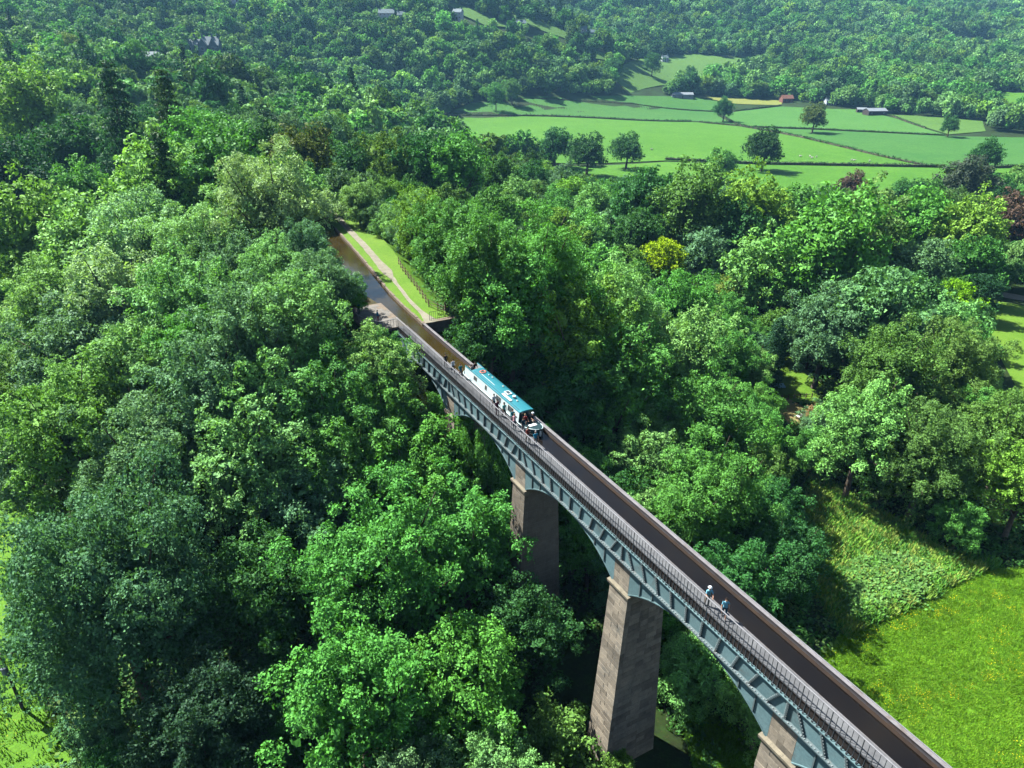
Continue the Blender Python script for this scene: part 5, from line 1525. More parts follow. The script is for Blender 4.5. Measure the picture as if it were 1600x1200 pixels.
def person(loc, face, label, top, legs, hair='hair_dark', hat=None, pose='stand', sleeves='short', shorts=False, h=1.74):
    """one continuous skinned figure; face = heading in radians"""
    J, E, Rd = {}, [], {}
    sw = {'stand': 0.03, 'walk': 0.24, 'lean': 0.06, 'sit': 0}[pose]
    lx = 0.16 if pose == 'lean' else 0.03
    def j(n, p, r, par=None, kind=None):
        J[n] = (Vector(p), r if isinstance(r, tuple) else (r, r), kind)
        if par: E.append((par, n))
    ph = 0.46 if pose == 'sit' else 0.93
    dz = ph - 0.93
    j('pelvis', (0, 0, ph), (0.155, 0.115), None, 'legs')
    j('waist', (lx * 0.3, 0, 1.10 + dz), (0.140, 0.105), 'pelvis', 'top')
    j('chest', (lx * 0.8, 0, 1.30 + dz), (0.165, 0.115), 'waist', 'top')
    j('collar', (lx, 0, 1.43 + dz), (0.105, 0.085), 'chest', 'top')
    j('neck', (lx + 0.01, 0, 1.51 + dz), 0.055, 'collar', 'skin')
    j('jaw', (lx + 0.035, 0, 1.57 + dz), (0.066, 0.078), 'neck', 'skin')
    j('skull', (lx + 0.02, 0, 1.66 + dz), (0.078, 0.094), 'jaw', 'skin')
    j('crown', (lx + 0.01, 0, 1.725 + dz), (0.05, 0.06), 'skull', 'skin')
    for sd, nm in ((1, 'l'), (-1, 'r')):
        j('sh' + nm, (lx, sd * 0.175, 1.40 + dz), 0.062, 'collar', 'top')
        if pose in ('lean', 'sit'): el, wr, hd = (lx + 0.16, sd * 0.23, 1.17 + dz), (lx + 0.38, sd * 0.17, 1.14 + dz), (lx + 0.46, sd * 0.15, 1.13 + dz)
        elif pose == 'walk': el, wr, hd = (lx - sd * 0.10, sd * 0.25, 1.14 + dz), (lx - sd * 0.10 + 0.14, sd * 0.24, 0.94 + dz), (lx - sd * 0.10 + 0.19, sd * 0.235, 0.87 + dz)
        else: el, wr, hd = (lx + 0.02, sd * 0.25, 1.13 + dz), (lx + 0.16, sd * 0.22, 0.95 + dz), (lx + 0.21, sd * 0.20, 0.88 + dz)
        j('el' + nm, el, 0.044, 'sh' + nm, 'top')
        j('wr' + nm, wr, 0.031, 'el' + nm, 'skin' if sleeves == 'short' else 'top')
        j('hd' + nm, hd, (0.040, 0.028), 'wr' + nm, 'skin')
        j('hip' + nm, (0, sd * 0.095, ph - 0.06), 0.092, 'pelvis', 'legs')
        if pose == 'sit': kn, an, to = (0.42, sd * 0.12, 0.46), (0.44, sd * 0.12, 0.08), (0.60, sd * 0.13, 0.04)
        else: kn, an, to = (sd * sw * 0.55 + 0.03, sd * 0.10, 0.49), (sd * sw - (0.05 if sd * sw < -0.1 else 0), sd * 0.10, 0.09 + (0.05 if sd * sw < -0.1 else 0)), (sd * sw + 0.15, sd * 0.115, 0.04)
        j('kn' + nm, kn, 0.062, 'hip' + nm, 'legs')
        j('an' + nm, an, 0.042, 'kn' + nm, 'skin' if shorts else 'legs')
        j('to' + nm, to, (0.045, 0.032), 'an' + nm, 'shoe')
    names = list(J)
    me = bpy.data.meshes.new('person_skeleton')
    me.from_pydata([J[n][0] for n in names], [(names.index(a), names.index(b)) for a, b in E], [])
    tmp = bpy.data.objects.new('tmp_person', me); COL.objects.link(tmp)
    tmp.modifiers.new('skin', 'SKIN')
    for i, n in enumerate(names):
        sv = me.skin_vertices[0].data[i]
        sv.radius = J[n][1]; sv.use_root = (i == 0)
    sub = tmp.modifiers.new('sub', 'SUBSURF'); sub.levels = 1; sub.render_levels = 1
    dg = bpy.context.evaluated_depsgraph_get()
    body = bpy.data.meshes.new_from_object(tmp.evaluated_get(dg))
    bpy.data.objects.remove(tmp); bpy.data.meshes.remove(me)
    # fingers and face details grow out of the same mesh
    mb = MB()
    for sd, nm in ((1, 'l'), (-1, 'r')):
        w, hd = J['wr' + nm][0], J['hd' + nm][0]
        d = (hd - w).normalized(); side = Vector((0, 1, 0)) - d * d.y; side.normalize(); dn = d.cross(side).normalized()
        if dn.z > 0: dn = -dn
        for q, ln in ((-1.5, 0.065), (-0.5, 0.078), (0.5, 0.074), (1.5, 0.056)):
            p0 = hd + side * q * 0.019 + d * 0.005
            p1 = p0 + d * ln * 0.55; p2 = p1 + d * ln * 0.3 + dn * ln * 0.4
            mb.tube([p0, p1, p2], [0.010, 0.0095, 0.007], 5)
        th = hd - d * 0.025 - side * sd * 0.03
        mb.tube([th, th - side * sd * 0.03 + d * 0.03, th - side * sd * 0.028 + d * 0.055 + dn * 0.015], [0.012, 0.011, 0.008], 5)
    hc = J['skull'][0]
    mb.tube([hc + Vector((0.088, 0, 0.0)), hc + Vector((0.115, 0, -0.035)), hc + Vector((0.085, 0, -0.045))], [0.010, 0.014, 0.012], 5)
    for sd in (-1, 1):
        mb.ball(hc + Vector((0.0, sd * 0.082, -0.02)), (0.022, 0.012, 0.032), 6, 4)
    bm = bmesh.new(); bm.from_mesh(body); nb = len(bm.faces)
    bm2 = mb.mesh('tmp'); bm.from_mesh(bm2); bpy.data.meshes.remove(bm2)
    bm.to_mesh(body); bm.free()
    mats = {'skin': 0, 'top': 1, 'legs': 2, 'shoe': 3}
    body.materials.clear()
    for mm in (M['skin'], M['c_' + top], M['c_' + legs], M['shoe']): body.materials.append(mm)
    for i, p in enumerate(body.polygons):
        p.use_smooth = True
        if i >= nb: p.material_index = 0; continue
        c = p.center; best, kd = 1e9, 'top'
        for a, b in E:
            A, B = J[a][0], J[b][0]; ab = B - A
            t = max(0, min(1, (c - A).dot(ab) / ab.dot(ab)))
            dd = (c - A - ab * t).length - max(J[b][1]) * 0.6
            if dd < best:
                best = dd; kd = J[b][2]
                if b[:2] == 'el' and t > 0.75 and sleeves == 'short': kd = 'skin'
                if a == 'pelvis' and b == 'waist' and t < 0.35: kd = 'legs'
        p.material_index = mats[kd]
    sc = h / 1.78
    o = link('person', body)
    o.location = loc; o.rotation_euler = (0, 0, face); o.scale = (sc, sc, sc)
    tag(o, label, 'person')
    hm = MB()
    hm.ball(hc + Vector((-0.018, 0, 0.022)), (0.098, 0.090, 0.098), 12, 8)
    hv = [v for v in hm.v]
    hm.v = [(a, b, max(c, hc.z - 0.05 if a < hc.x - 0.02 else hc.z + 0.035)) for a, b, c in hv]
    hm.build('hair', M['c_' + hair], o, True)
    if hat:
        q = MB()
        q.tube([hc + Vector((0, 0, 0.045)), hc + Vector((0, 0, 0.05)), hc + Vector((0, 0, 0.058)), hc + Vector((0, 0, 0.11)), hc + Vector((0, 0, 0.125))], [0.15, 0.16, 0.106, 0.10, 0.05], 14)
        q.build('hat', M['c_' + hat], o, True)
    return o

SD = math.atan2(_ca, _sa)       # heading away along the towpath
TD = SD + math.pi               # heading towards the camera
DZ = 0.205
person(bw(7.75, 0.55, DZ), SD + 2.6, 'person in white sun hat and sky blue shirt looking over the towpath railing', 'skyblue', 'tan', 'hair_dark', 'white', 'lean', h=1.78)
person(bw(6.35, 0.72, DZ), SD + 2.4, 'bareheaded person in pale blue top and dark shorts following the one in the hat', 'skyblue', 'navy', 'hair_dark', None, 'walk', shorts=True, h=1.74)
person(bw(48.5, 0.62, DZ), TD, 'person in white top and black trousers walking on the towpath behind the boat', 'white', 'black', 'hair_dark', None, 'walk', 'long')
person(bw(47.0, 0.85, DZ), TD, 'person in teal top and shorts on the towpath beside the boat stern', 'teal', 'grey', 'hair_brown', None, 'walk', shorts=True)
person(bw(37.6, 0.45, DZ), TD + 0.3, 'person dressed all in maroon on the towpath beside the boat windows', 'maroon', 'maroon', 'hair_dark', None, 'stand', 'long', h=1.8)
person(bw(36.8, 0.8, DZ), TD, 'person in mint green top and dark trousers beside the boat', 'mint', 'black', 'hair_dark', None, 'walk')
person(bw(35.2, 0.85, DZ), TD, 'person in dark teal top beside the front end of the cabin', 'teal', 'navy', 'hair_dark', None, 'stand', 'long')
person(bw(34.2, 0.5, DZ), SD - 0.6, 'person in pink top leaning at the railing beside the bow', 'pink', 'navy', 'hair_fair', None, 'lean')
person(bw(30.6, 0.70, DZ), TD, 'person in bright blue shirt on the towpath ahead of the bow', 'blue', 'grey', 'hair_grey', None, 'stand')
person(bw(31.5, 0.45, DZ), SD, 'person in brick red top next to the blue shirt ahead of the bow', 'brownred', 'tan', 'hair_brown', None, 'walk')
person(bw(67.0, -1.6, 0.205), SD + 1.7, 'person in blue jacket and red trousers on the viewing platform', 'blue', 'red', 'hair_dark', None, 'stand', 'long')
person(bw(71.0, -2.9, 0.205), SD, 'person in teal top under the leaves on the viewing platform', 'teal', 'navy', 'hair_dark', None, 'stand')
person(bw(33.3, 0.95, DZ), TD, 'person in dark top standing close beside the boat bow', 'navy', 'grey', 'hair_dark', None, 'stand')
person(bw(38.9, 0.75, DZ), TD, 'person in white top walking beside the middle of the boat', 'white', 'navy', 'hair_brown', None, 'walk')
person(bw(50.2, 0.5, DZ), TD, 'person in black clothes leading the group behind the boat stern', 'black', 'black', 'hair_dark', None, 'stand', 'long')
BH = TD
person(boat_pt(-6.6, 0.15, 0.40), BH, 'steerer in dark jacket standing at the boat stern', 'black', 'navy', 'hair_dark', None, 'lean', 'long')
person(boat_pt(-6.0, -0.45, 0.40), BH + 1.2, 'passenger in navy top standing beside the steerer', 'navy', 'black', 'hair_brown', None, 'stand')
person(boat_pt(5.70, -0.40, 0.36), BH, 'passenger in red top sitting in the bow well', 'red', 'navy', 'hair_fair', None, 'sit')
person(boat_pt(5.78, 0.42, 0.36), BH, 'passenger in pale hat and black top sitting in the bow well', 'black', 'tan', 'hair_grey', 'white', 'sit')
# benches the two sit on
for y in (-0.40, 0.42): MB().box(5.35, 5.85, y - 0.26, y + 0.26, 0.40, 0.66).build('bow_seat', M['boat_dark'], boat)

# ================================================================== hedges, buildings and small things
def hedge(pix, label, h=1.8, w=1.4, tint=(0.030, 0.085, 0.026), dens=None, name='hedge', group='hedgerows between the fields', size=0.55):
    P = [ground_at(u, v) for u, v in pix]
    rng = np.random.default_rng(abs(hash(label)) % 1000 if False else sum(map(ord, label)))
    L = []
    for a, b in zip(P[:-1], P[1:]):
        d = (b - a); ln = d.length
        n = max(2, int(ln / 0.9))
        for k in range(n):
            q = a + d * ((k + rng.random()) / n)
            L.append((q.x + rng.normal() * 0.25, q.y + rng.normal() * 0.25, tz(q.x, q.y) + h * rng.uniform(0.42, 0.62), rng.uniform(0.75, 1.1) * h * 0.55))
    L = np.array(L)
    V, F = leaf_cards(rng, L, min(int(len(L) * 22), 14000), size, 'dome', 0)
    c = P[0]
    root = empty(name, (c.x, c.y, c.z))
    tag(root, label, 'hedge', group)
    V = V - np.array([c.x, c.y, c.z])
    o = link('foliage', fast_mesh('hedge_foliage', V, F, 4, M['leaf']), root)
    o.color = (*tint, 1)
    mb = MB()
    for a, b in zip(P[:-1], P[1:]):
        n = max(1, int((b - a).length / 12))
        for k in range(n):
            q, r = a.lerp(b, k / n), a.lerp(b, (k + 1) / n)
            dn = Vector((-(r - q).y, (r - q).x, 0)).normalized() * w * 0.28
            pts = []
            for z in (0.0, h * 0.7):
                for p in (q - dn, r - dn, r + dn, q + dn): pts.append((p.x - c.x, p.y - c.y, tz(p.x, p.y) + z - c.z))
            mb.hexa(pts)
    mb.build('stems', M['bark'], root)
    return root
hedge([(835, 154.5), (985, 162.5), (1122, 175.5)], 'thin hedge between the hay field and the strip above it', 1.6)
hedge([(700, 181), (800, 182), (940, 186), (1080, 191)], 'long straight hedge along the top of the wide bright field', 2.0)
hedge([(1092, 192), (1152, 197.5)], 'short hedge right of the field gateway', 2.0)
hedge([(1147, 175), (1185, 170), (1220, 166)], 'hedge running from the meeting point towards the farm', 1.8)
hedge([(1178, 199.5), (1330, 206), (1476, 213)], 'hedge below the striped field under the yellowish oak', 1.8)
hedge([(1122, 181), (1160, 198), (1250, 215.5), (1375, 245.5), (1446, 260.5)], 'long diagonal hedge crossing the fields towards the right', 1.9)
hedge([(1040, 251), (1175, 257.5), (1320, 260), (1465, 262.5)], 'hedge along the bottom of the wide bright field', 2.3, 1.8)
hedge([(1538, 264), (1620, 260)], 'hedge stub at the right end of the long field', 1.9)
hedge([(1395, 182), (1446, 201)], 'sparse hedge beside the barn field', 1.4)

M['render_white'] = worn('render_white', (0.62, 0.68, 0.72, 1), (0.54, 0.60, 0.64, 1), 0.6, 0.85, 0.15, 0.1)
M['slate'] = worn('slate', (0.17, 0.23, 0.25, 1), (0.12, 0.17, 0.19, 1), 1.0, 0.7, 0.25, 0.3)
M['grey_stone'] = worn('grey_stone', (0.19, 0.25, 0.26, 1), (0.14, 0.19, 0.20, 1), 0.7, 0.9, 0.1, 0.4)
M['red_tile'] = worn('red_tile', (0.30, 0.14, 0.09, 1), (0.24, 0.11, 0.08, 1), 1.0, 0.85, 0.15, 0.3)
M['tin'] = worn('tin', (0.30, 0.34, 0.36, 1), (0.24, 0.28, 0.30, 1), 0.5, 0.5, 0.4, 0.15)
M['dark_wood'] = worn('dark_wood', (0.06, 0.05, 0.045, 1), (0.09, 0.08, 0.07, 1), 1.0, 0.85, 0.15, 0.3)

def gable(mb_wall, mb_roof, x0, x1, y0, y1, h, rh, along='x', over=0.35):
    mb_wall.box(x0, x1, y0, y1, -2.0, h)
    if along == 'x':
        ym = (y0 + y1) / 2
        mb_wall.prism([(y0, h + 0.002), (y1, h + 0.002), (ym, h + rh - 0.05)], 'x', x0 + 0.02, x1 - 0.02)
        for sy, e in ((-1, y0), (1, y1)):
            d = over / (abs(ym - e)) * rh
            mb_roof.prism([(e + sy * over, h - d), (e + sy * over, h - d + 0.18), (ym, h + rh + 0.18), (ym, h + rh)], 'x', x0 - over, x1 + over)
    else:
        xm = (x0 + x1) / 2
        mb_wall.prism([(x0, h + 0.002), (x1, h + 0.002), (xm, h + rh - 0.05)], 'y', y0 + 0.02, y1 - 0.02)
        for sx, e in ((-1, x0), (1, x1)):
            d = over / (abs(xm - e)) * rh
            mb_roof.prism([(e + sx * over, h - d), (e + sx * over, h - d + 0.18), (xm, h + rh + 0.18), (xm, h + rh)], 'y', y0 - over, y1 + over)

def house(u, v, label, L=11, W=7, h=5, rh=2.6, wall='render_white', roof='slate', rz=0.2, storeys=2, lift=0.0, cat='house', name='house', wins=4):
    p = ground_at(u, v)
    root = empty(name, (p.x, p.y, p.z + lift), rz)
    tag(root, label, cat)
    a, b = MB(), MB()
    gable(a, b, -L / 2, L / 2, -W / 2, W / 2, h, rh)
    a.build('wall', M[wall], root)
    rf_ = b.build('roof', M[roof], root)
    if cat == 'house':
        for x in (-L / 2 + 0.7, L / 2 - 0.7):
            MB().box(x - 0.45, x + 0.45, -0.4, 0.4, h + rh - 0.8, h + rh + 1.3).build('chimney', M['grey_stone'], rf_)
    fh = h / storeys
    for st in range(storeys):
        for k in range(wins):
            x = -L / 2 + L * (k + 0.5) / wins
            if st == 0 and k == wins // 2:
                MB().box(x - 0.5, x + 0.5, -W / 2 - 0.05, -W / 2 - 0.003, 0.05, 2.1).build('door', M['dark_wood'], root)
                continue
            z = st * fh + fh * 0.55
            wf = MB().box(x - 0.6, x + 0.6, -W / 2 - 0.06, -W / 2 - 0.003, z - 0.7, z + 0.7).build('window', M['white'], root)
            for q0, q1 in ((x - 0.52, x - 0.04), (x + 0.04, x + 0.52)):
                MB().box(q0, q1, -W / 2 - 0.075, -W / 2 - 0.062, z - 0.6, z + 0.6).build('pane', M['glass'], wf)
    return root

# the stone mansion in the trees, upper left
p = ground_at(322, 98)
man = empty('mansion', (p.x, p.y, p.z + 3.0), 0.15)
man.scale = (1.25, 1.25, 1.25)
tag(man, 'grey stone mansion with steep gables and chimneys among dark trees at upper left', 'house')
wl, rl = MB(), MB()
gable(wl, rl, -12, 0, -4, 4, 7, 4, 'x')
gable(wl, rl, 0.3, 10, -4.5, 4.5, 8, 4.6, 'x')
wl.build('wall', M['grey_stone'], man); rr_ = rl.build('roof', M['slate'], man)
for x0, x1, y0, hh in ((-9, -5, -6.0, 6.5), (-1.5, 3.5, -7.5, 8), (5, 9, -6.5, 8.2)):
    a, b = MB(), MB()
    gable(a, b, x0, x1, y0, -3.6, hh, 3.6, 'y')
    a.build('gable_wing', M['grey_stone'], man); b.build('wing_roof', M['slate'], man)
    for z in (1.6, 5.0):
        wf = MB().box((x0 + x1) / 2 - 0.9, (x0 + x1) / 2 + 0.9, y0 - 0.08, y0 - 0.003, z, z + 1.9).build('window', M['white'], man)
        for k in range(3):
            xx = (x0 + x1) / 2 - 0.8 + k * 0.55
            MB().box(xx, xx + 0.48, y0 - 0.10, y0 - 0.082, z + 0.12, z + 1.78).build('pane', M['glass'], wf)
for x in (-11, -4.5, 0.2, 6, 9.4): MB().box(x - 0.5, x + 0.5, -0.5, 0.5, 10.4, 14.2).build('chimney', M['grey_stone'], rr_)
for x in (-11, -3.5, 4.2):
    wf = MB().box(x - 0.6, x + 0.6, -4.58 if x > 0 else -4.08, -4.503 if x > 0 else -4.003, 4.6, 6.2).build('window', M['white'], man)
    MB().box(x - 0.5, x + 0.5, -4.60 if x > 0 else -4.10, -4.582 if x > 0 else -4.082, 4.7, 6.1).build('pane', M['glass'], wf)

house(238, 128, 'long grey roofed outbuilding half hidden by trees below the mansion', 14, 7, 4, 2.5, 'grey_stone', 'slate', 0.1, 1, 9.0, wins=4)
house(605, 40, 'white house on the wooded ridge, left of the small sloping fields', 15, 8, 6, 3.4, rz=0.1, lift=5)
house(628, 41, 'small white cottage right of the white house on the ridge', 8, 7, 5, 3, rz=0.3, lift=5, wins=3)
house(716, 37, 'white gabled house below the little hill field', 9, 8, 6.5, 3, rz=-0.3, lift=4, wins=3)
house(813, 45, 'grey roofed cottage on the hill field', 11, 7, 4.5, 2.8, rz=0.2, lift=1)
house(925, 62, 'pale blue house left of the trees above the sloping field', 14, 8, 6.5, 3.2, rz=0.25, lift=3)
house(910, 60, 'small white house beside the pale blue one', 9, 7, 6, 3, rz=-0.2, lift=3, wins=3)
house(1038, 97, 'tiny blue-white cottage among trees on the sloping field', 8, 6, 5, 2.6, rz=0.2, lift=0, wins=3)
house(262, 6, 'white house at the very top edge above the mansion', 16, 8, 7, 3.5, rz=0.0, lift=7)
house(372, 17, 'small white house among trees high above the mansion', 10, 7, 6, 3, rz=0.4, lift=8, wins=3)
house(1296, 164, 'white farmhouse behind dark trees at the far edge of the striped field', 10, 6, 4.5, 2.4, rz=0.1, lift=-0.5)
house(1228, 160, 'red roofed farm building at the corner of the yellow field', 12, 7, 4, 3, 'red_tile', 'red_tile', 0.2, 1, 0, 'barn', 'farm_building')
house(1065, 153, 'low blue-grey shed at the top of the upper field', 22, 8, 3.5, 1.8, 'tin', 'tin', 0.05, 1, 0, 'barn', 'farm_shed', wins=3)
house(1366, 180, 'low grey barn beside the weedy field', 18, 10, 4, 2.0, 'dark_wood', 'tin', 0.15, 1, 0, 'barn', 'barn', wins=3)
house(1345, 176, 'small shed next to the low grey barn', 8, 6, 3, 1.4, 'dark_wood', 'tin', -0.2, 1, 0, 'barn', 'farm_shed', wins=2)

# sheep
M['wool'] = worn('wool', (0.62, 0.60, 0.54, 1), (0.52, 0.50, 0.45, 1), 8, 0.95, 0.05, 0.5)
mb = MB()
mb.ball((0, 0, 0.62), (0.52, 0.27, 0.28), 10, 8)
sheep_body = mb
sheep_body.tube([(0.42, 0, 0.70), (0.58, 0, 0.84), (0.78, 0, 0.78)], [0.13, 0.11, 0.06], 7)
for x, y in ((0.30, 0.13), (0.30, -0.13), (-0.32, 0.13), (-0.32, -0.13)):
    sheep_body.tube([(x, y, 0.48), (x - 0.03, y, 0.25), (x, y, 0.0)], [0.08, 0.045, 0.04], 6)
sheep_body.tube([(-0.48, 0, 0.68), (-0.58, 0, 0.5)], [0.06, 0.04], 5)
sheep_me = sheep_body.mesh('sheep', [M['wool']], True)
SHEEP = [(1250, 247, 'sheep, first from the oak, in the wide field'), (1265, 247, 'sheep just right of the first one in the wide field'), (1268, 249.5, 'sheep below its neighbour in the wide field'),
         (1275, 248, 'sheep at the right of the cluster in the wide field'), (1330, 253, 'sheep on its own near the lower hedge'), (1334, 253.5, 'sheep close beside the one near the lower hedge'), (1358, 254.5, 'sheep farthest along the lower hedge'), (1018, 236, 'sheep grazing alone at the left of the wide field')]
for u, v, lb_ in SHEEP:
    p = ground_at(u, v)
    o = link('sheep', sheep_me); o.location = (p.x, p.y, p.z + 0.5); o.rotation_euler = (0, 0, rt.uniform(0, 6.28)); o.scale = (1.35, 1.35, 1.35)
    tag(o, lb_, 'sheep', 'sheep grazing in the wide field')

# power pole at the left edge
p = ground_at(36, 1108)
pole = empty('power_pole', (p.x, p.y, p.z), 0.5)
tag(pole, 'wooden power pole with transformer and insulators at the left edge', 'pole')
top = None
for hh in np.arange(6, 14, 0.1):
    u, v, w = project((p.x, p.y, p.z + hh))
    if v < 1022: top = hh; break
PH = top or 9.0
MB().tube([(0, 0, -0.5), (0, 0, PH)], [0.17, 0.12], 10).build('post', M['bark'], pole)
MB().box(-1.1, 1.1, -0.22, -0.13, PH - 0.35, PH - 0.22).build('crossarm', M['timber'], pole)
for x in (-1.0, 0.0, 1.0): MB().tube([(x, -0.175, PH - 0.22), (x, -0.175, PH - 0.12), (x, -0.175, PH - 0.02)], [0.06, 0.09, 0.05], 8).build('insulator', M['white'], pole)
tr = MB().tube([(0, -0.48, PH - 2.3), (0, -0.48, PH - 1.4), (0, -0.48, PH - 1.32)], [0.30, 0.30, 0.2], 14).build('transformer', M['tin'], pole)
for x in (-0.15, 0.15): MB().tube([(x, -0.48, PH - 1.32), (x, -0.48, PH - 1.0)], [0.06, 0.035], 6).build('bushing', M['white'], tr)
MB().box(-0.06, 0.06, -0.26, -0.1, PH - 1.95, PH - 1.7).build('bracket', M['tin'], pole)
MB().tube([(0, 0, PH - 2.5), (2.2, 1.2, -0.2)], 0.018, 4).build('stay_wire', M['tin'], pole)

# garden: tarpaulin, bench-like table and fence
p = ground_at(1214, 603)
rng2 = random.Random(8)
V = [(x * 0.5 - 1.1, y * 0.4 - 0.9, 0.12 + 0.10 * rng2.random() + 0.12 * math.sin(x * 1.7 + y)) for y in range(5) for x in range(6)]
F = [(y * 6 + x, y * 6 + x + 1, y * 6 + x + 7, y * 6 + x + 6) for y in range(4) for x in range(5)]
M['tarp'] = worn('tarp', (0.25, 0.60, 0.72, 1), (0.34, 0.68, 0.78, 1), 1.2, 0.45, 0.4, 0.1)
mb = MB().poly(V, F)
mb.poly([(a, b, -0.05) for a, b, c in V], F)
o = mb.build('tarpaulin', M['tarp'], None, True, (p.x, p.y, p.z + 0.1))
tag(o, 'crumpled light blue tarpaulin lying on the garden lawn', 'tarpaulin')
p, q = ground_at(1212, 626), ground_at(1268, 622)
gf = empty('garden_fence', (p.x, p.y, p.z))
tag(gf, 'low timber garden fence between the lawn and the bare path', 'fence')
n = 6
for k in range(n + 1):
    r = p.lerp(q, k / n)
    MB().box(r.x - p.x - 0.07, r.x - p.x + 0.07, r.y - p.y - 0.07, r.y - p.y + 0.07, tz(r.x, r.y) - p.z - 0.3, tz(r.x, r.y) - p.z + 1.1).build('post', M['timber'], gf)
    if k:
        r0 = p.lerp(q, (k - 1) / n)
        for z in (0.45, 0.9): MB().tube([(r0.x - p.x, r0.y - p.y - 0.08, tz(r0.x, r0.y) - p.z + z), (r.x - p.x, r.y - p.y - 0.08, tz(r.x, r.y) - p.z + z)], 0.05, 4).build('rail', M['timber'], gf)
p = ground_at(1250, 655)
gt = empty('garden_table', (p.x, p.y, p.z), 0.5)
tag(gt, 'small pale garden table on the bare path', 'table')
MB().box(-0.8, 0.8, -0.4, 0.4, 0.70, 0.76).build('tabletop', M['white'], gt)
for x in (-0.7, 0.7):
    for y in (-0.32, 0.32): MB().box(x - 0.04, x + 0.04, y - 0.04, y + 0.04, -0.2, 0.70).build('leg', M['timber'], gt)

# ================================================================== grass, weeds and flowers
def tuft(seed, n, h, spread, w):
    rng = np.random.default_rng(seed); V, F = [], []
    for k in range(n):
        a, r = rng.uniform(0, 6.28), spread * math.sqrt(rng.random())
        bx, by = r * math.cos(a), r * math.sin(a)
        d = rng.uniform(0, 6.28); ln = h * rng.uniform(0.5, 1.2)
        tx, ty = bx + math.cos(d) * ln * 0.5, by + math.sin(d) * ln * 0.5
        px, py = -math.sin(d) * w, math.cos(d) * w
        i = len(V)
        V += [(bx - px, by - py, -0.02), (bx + px, by + py, -0.02), (tx + px * 0.4, ty + py * 0.4, ln), (tx - px * 0.4, ty - py * 0.4, ln * 0.96)]
        F.append((i, i + 1, i + 2, i + 3))
    return fast_mesh('tuft', np.array(V), np.array(F), 4, M['leaf_far'])
def scatter_in(name, poly_pix, n, tints, size, meshes, lift=0.05, seed=1, patch=None):
    P = [ground_at(u, v) for u, v in poly_pix]
    rng = np.random.default_rng(seed)
    xs = [p.x for p in P]; ys = [p.y for p in P]
    x = rng.uniform(min(xs), max(xs), n * 3); y = rng.uniform(min(ys), max(ys), n * 3)
    k = inside([(p.x, p.y) for p in P], x, y)
    if patch: k &= vnoise(x, y, patch[0], patch[2]) > patch[1]
    x, y = x[k][:n], y[k][:n]
    n = len(x)
    t = np.array(tints)[rng.integers(0, len(tints), n)] * rng.uniform(0.85, 1.15, (n, 1)) * (1 + 0.22 * vnoise(x, y, 11, 31) + 0.14 * vnoise(x, y, 4, 32))[:, None] * 0.72
    s = rng.uniform(size[0], size[1], n)
    gn_scatter(name, np.c_[x, y, terrain(x, y) + lift], t, np.c_[s, s, s * rng.uniform(0.7, 1.2, n)], np.c_[np.zeros(n), np.zeros(n), rng.uniform(0, 6.28, n)], rng.integers(0, len(meshes), n), meshes)
MEADOW = [(1268, 1030), (1320, 990), (1370, 968), (1430, 942), (1500, 905), (1560, 890), (1640, 884), (1680, 900), (1700, 1260), (1500, 1300), (1330, 1130)]
TUFTS = [tuft(1, 14, 0.22, 0.35, 0.035), tuft(2, 14, 0.20, 0.35, 0.035), tuft(3, 12, 0.26, 0.3, 0.035)]
scatter_in('meadow_grass', MEADOW, 26000, [(0.14, 0.36, 0.018), (0.18, 0.42, 0.024), (0.22, 0.44, 0.03)], (0.5, 1.0), TUFTS, 0.07, 2)
def flowers(seed):
    rng = np.random.default_rng(seed); V, F = [], []
    for k in range(10):
        x, y = rng.normal(size=2) * 0.35; z = rng.uniform(0.18, 0.34); r = rng.uniform(0.03, 0.055)
        i = len(V); V += [(x - r, y, z), (x, y - r, z + 0.01), (x + r, y, z), (x, y + r, z - 0.01)]; F.append((i, i + 1, i + 2, i + 3))
    return fast_mesh('buttercups', np.array(V), np.array(F), 4, M['leaf_far'])
scatter_in('buttercups', MEADOW, 260, [(0.85, 0.75, 0.01), (0.8, 0.68, 0.02)], (0.6, 1.0), [flowers(5), flowers(6)], 0.07, 5, (14, 0.05, 8))
ROUGH = [(1268, 735), (1300, 760), (1340, 790), (1400, 815), (1450, 848), (1480, 868), (1560, 880), (1500, 908), (1430, 945), (1370, 971), (1318, 992), (1280, 940), (1265, 880), (1255, 820)]
WEED = [tuft(11, 34, 0.55, 0.55, 0.05), tuft(12, 34, 0.7, 0.55, 0.05)]
scatter_in('tall_weeds', ROUGH, 3600, [(0.15, 0.42, 0.05), (0.11, 0.32, 0.06), (0.28, 0.50, 0.07), (0.38, 0.50, 0.10)], (0.7, 1.5), WEED, 0.05, 7)
def broadleaf(seed):
    rng = np.random.default_rng(seed); V, F = [], []
    for k in range(30):
        x, y = rng.normal(size=2) * 0.5; z = rng.uniform(0.15, 0.75); r = rng.uniform(0.06, 0.18); a = rng.uniform(0, 6.28); t = rng.uniform(-0.6, 0.6, 2)
        i = len(V)
        for q in range(6):
            b = a + q * math.pi / 3; dx, dy = r * math.cos(b), r * math.sin(b) * 0.85
            V.append((x + dx, y + dy, z + dx * t[0] + dy * t[1]))
        F += [(i, i + 1, i + 2, i + 3), (i, i + 3, i + 4, i + 5)]
    return fast_mesh('broad_leaves', np.array(V), np.array(F), 4, M['leaf_far'])
scatter_in('butterbur_patch', [(1335, 880), (1400, 870), (1470, 895), (1440, 930), (1360, 960), (1325, 960), (1310, 915)], 900, [(0.15, 0.36, 0.07), (0.19, 0.40, 0.10)], (0.8, 1.3), [broadleaf(21), broadleaf(22)], 0.05, 9)

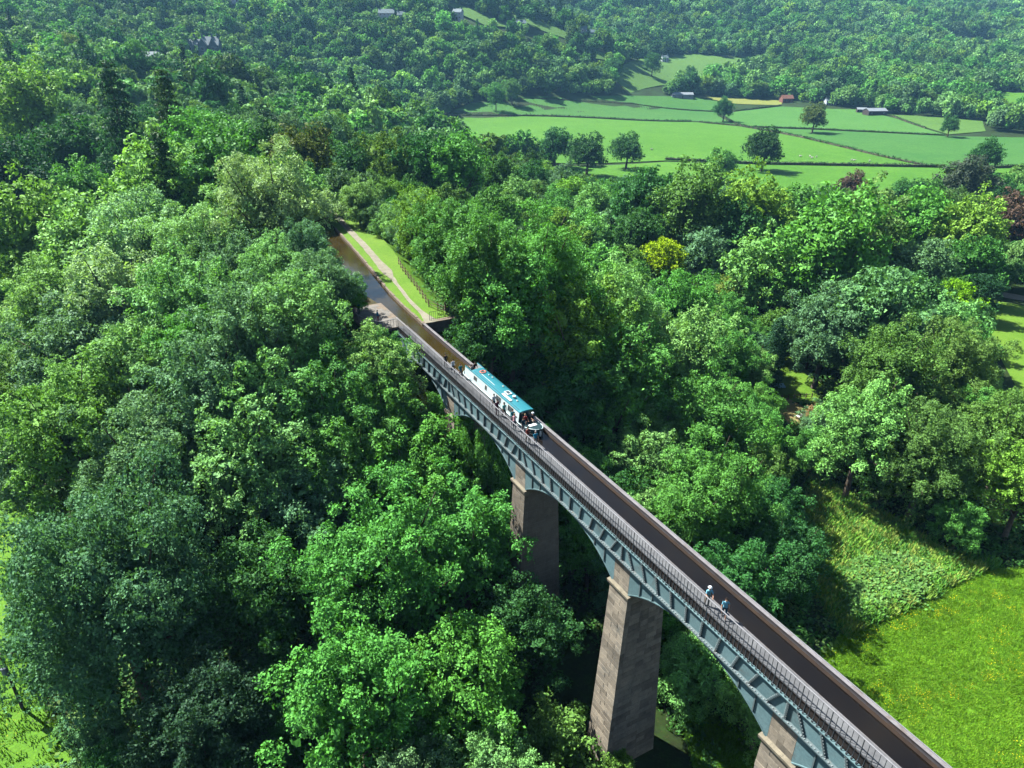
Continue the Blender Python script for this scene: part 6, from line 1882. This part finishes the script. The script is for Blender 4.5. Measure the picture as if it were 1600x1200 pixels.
scatter_in('clearing_grass', [(1060, 1110), (1125, 1120), (1200, 1190), (1210, 1290), (1100, 1250)], 2500, [(0.14, 0.36, 0.018), (0.12, 0.30, 0.03)], (0.7, 1.5), TUFTS, 0.07, 41)
scatter_in('pasture_grass', [(-60, 480), (8, 490), (12, 545), (2, 610), (4, 700), (30, 762), (62, 795), (55, 850), (60, 930), (70, 1020), (100, 1110), (160, 1260), (-60, 1290)], 9000, [(0.11, 0.29, 0.02), (0.15, 0.34, 0.03), (0.09, 0.24, 0.03)], (0.8, 1.9), TUFTS, 0.07, 42)
# brambles, ferns and nettles under the near trees
rng3 = np.random.default_rng(44)
ux, uy = rng3.uniform(-110, 95, 26000), rng3.uniform(22, 150, 26000)
uk = ~is_open(ux, uy) & (np.abs(ux) < 0.75 * uy + 25)
us, ut = BS0 + ux * _sa + uy * _ca, BT0 + ux * _ca - uy * _sa
ux, uy = ux[uk], uy[uk]
un = len(ux)
ut_ = np.array([(0.05, 0.16, 0.03), (0.04, 0.12, 0.03), (0.07, 0.20, 0.04), (0.09, 0.16, 0.04)])[rng3.integers(0, 4, un)] * rng3.uniform(0.6, 1.3, (un, 1))
usc = rng3.uniform(0.7, 1.5, un)
gn_scatter('undergrowth', np.c_[ux, uy, terrain(ux, uy) - 0.1], ut_, np.c_[usc, usc, usc], np.c_[np.zeros(un), np.zeros(un), rng3.uniform(0, 6.28, un)], rng3.integers(0, 4, un), [broadleaf(51), broadleaf(52), tuft(53, 34, 0.6, 0.5, 0.05), broadleaf(54)])

# ================================================================== the air between here and the far hills
hz = NT('haze')
pv = hz.n('ShaderNodeVolumePrincipled')
pv.inputs['Color'].default_value = (0.30, 0.66, 1.0, 1)
pv.inputs['Density'].default_value = 0.00009
pv.inputs['Anisotropy'].default_value = 0.2
hz.l(pv.outputs[0], hz.out.inputs['Volume'])
zlo, zhi = float(GZ.min()) - 1.0, max(float(GZ.max()) + 30.0, CAM_H + 5)
ho = MB().box(gx[0] - 20, gx[-1] + 20, gy[0] - 20, gy[-1] + 20, zlo, zhi).build('haze', hz.mat)
tag(ho, kind='stuff')
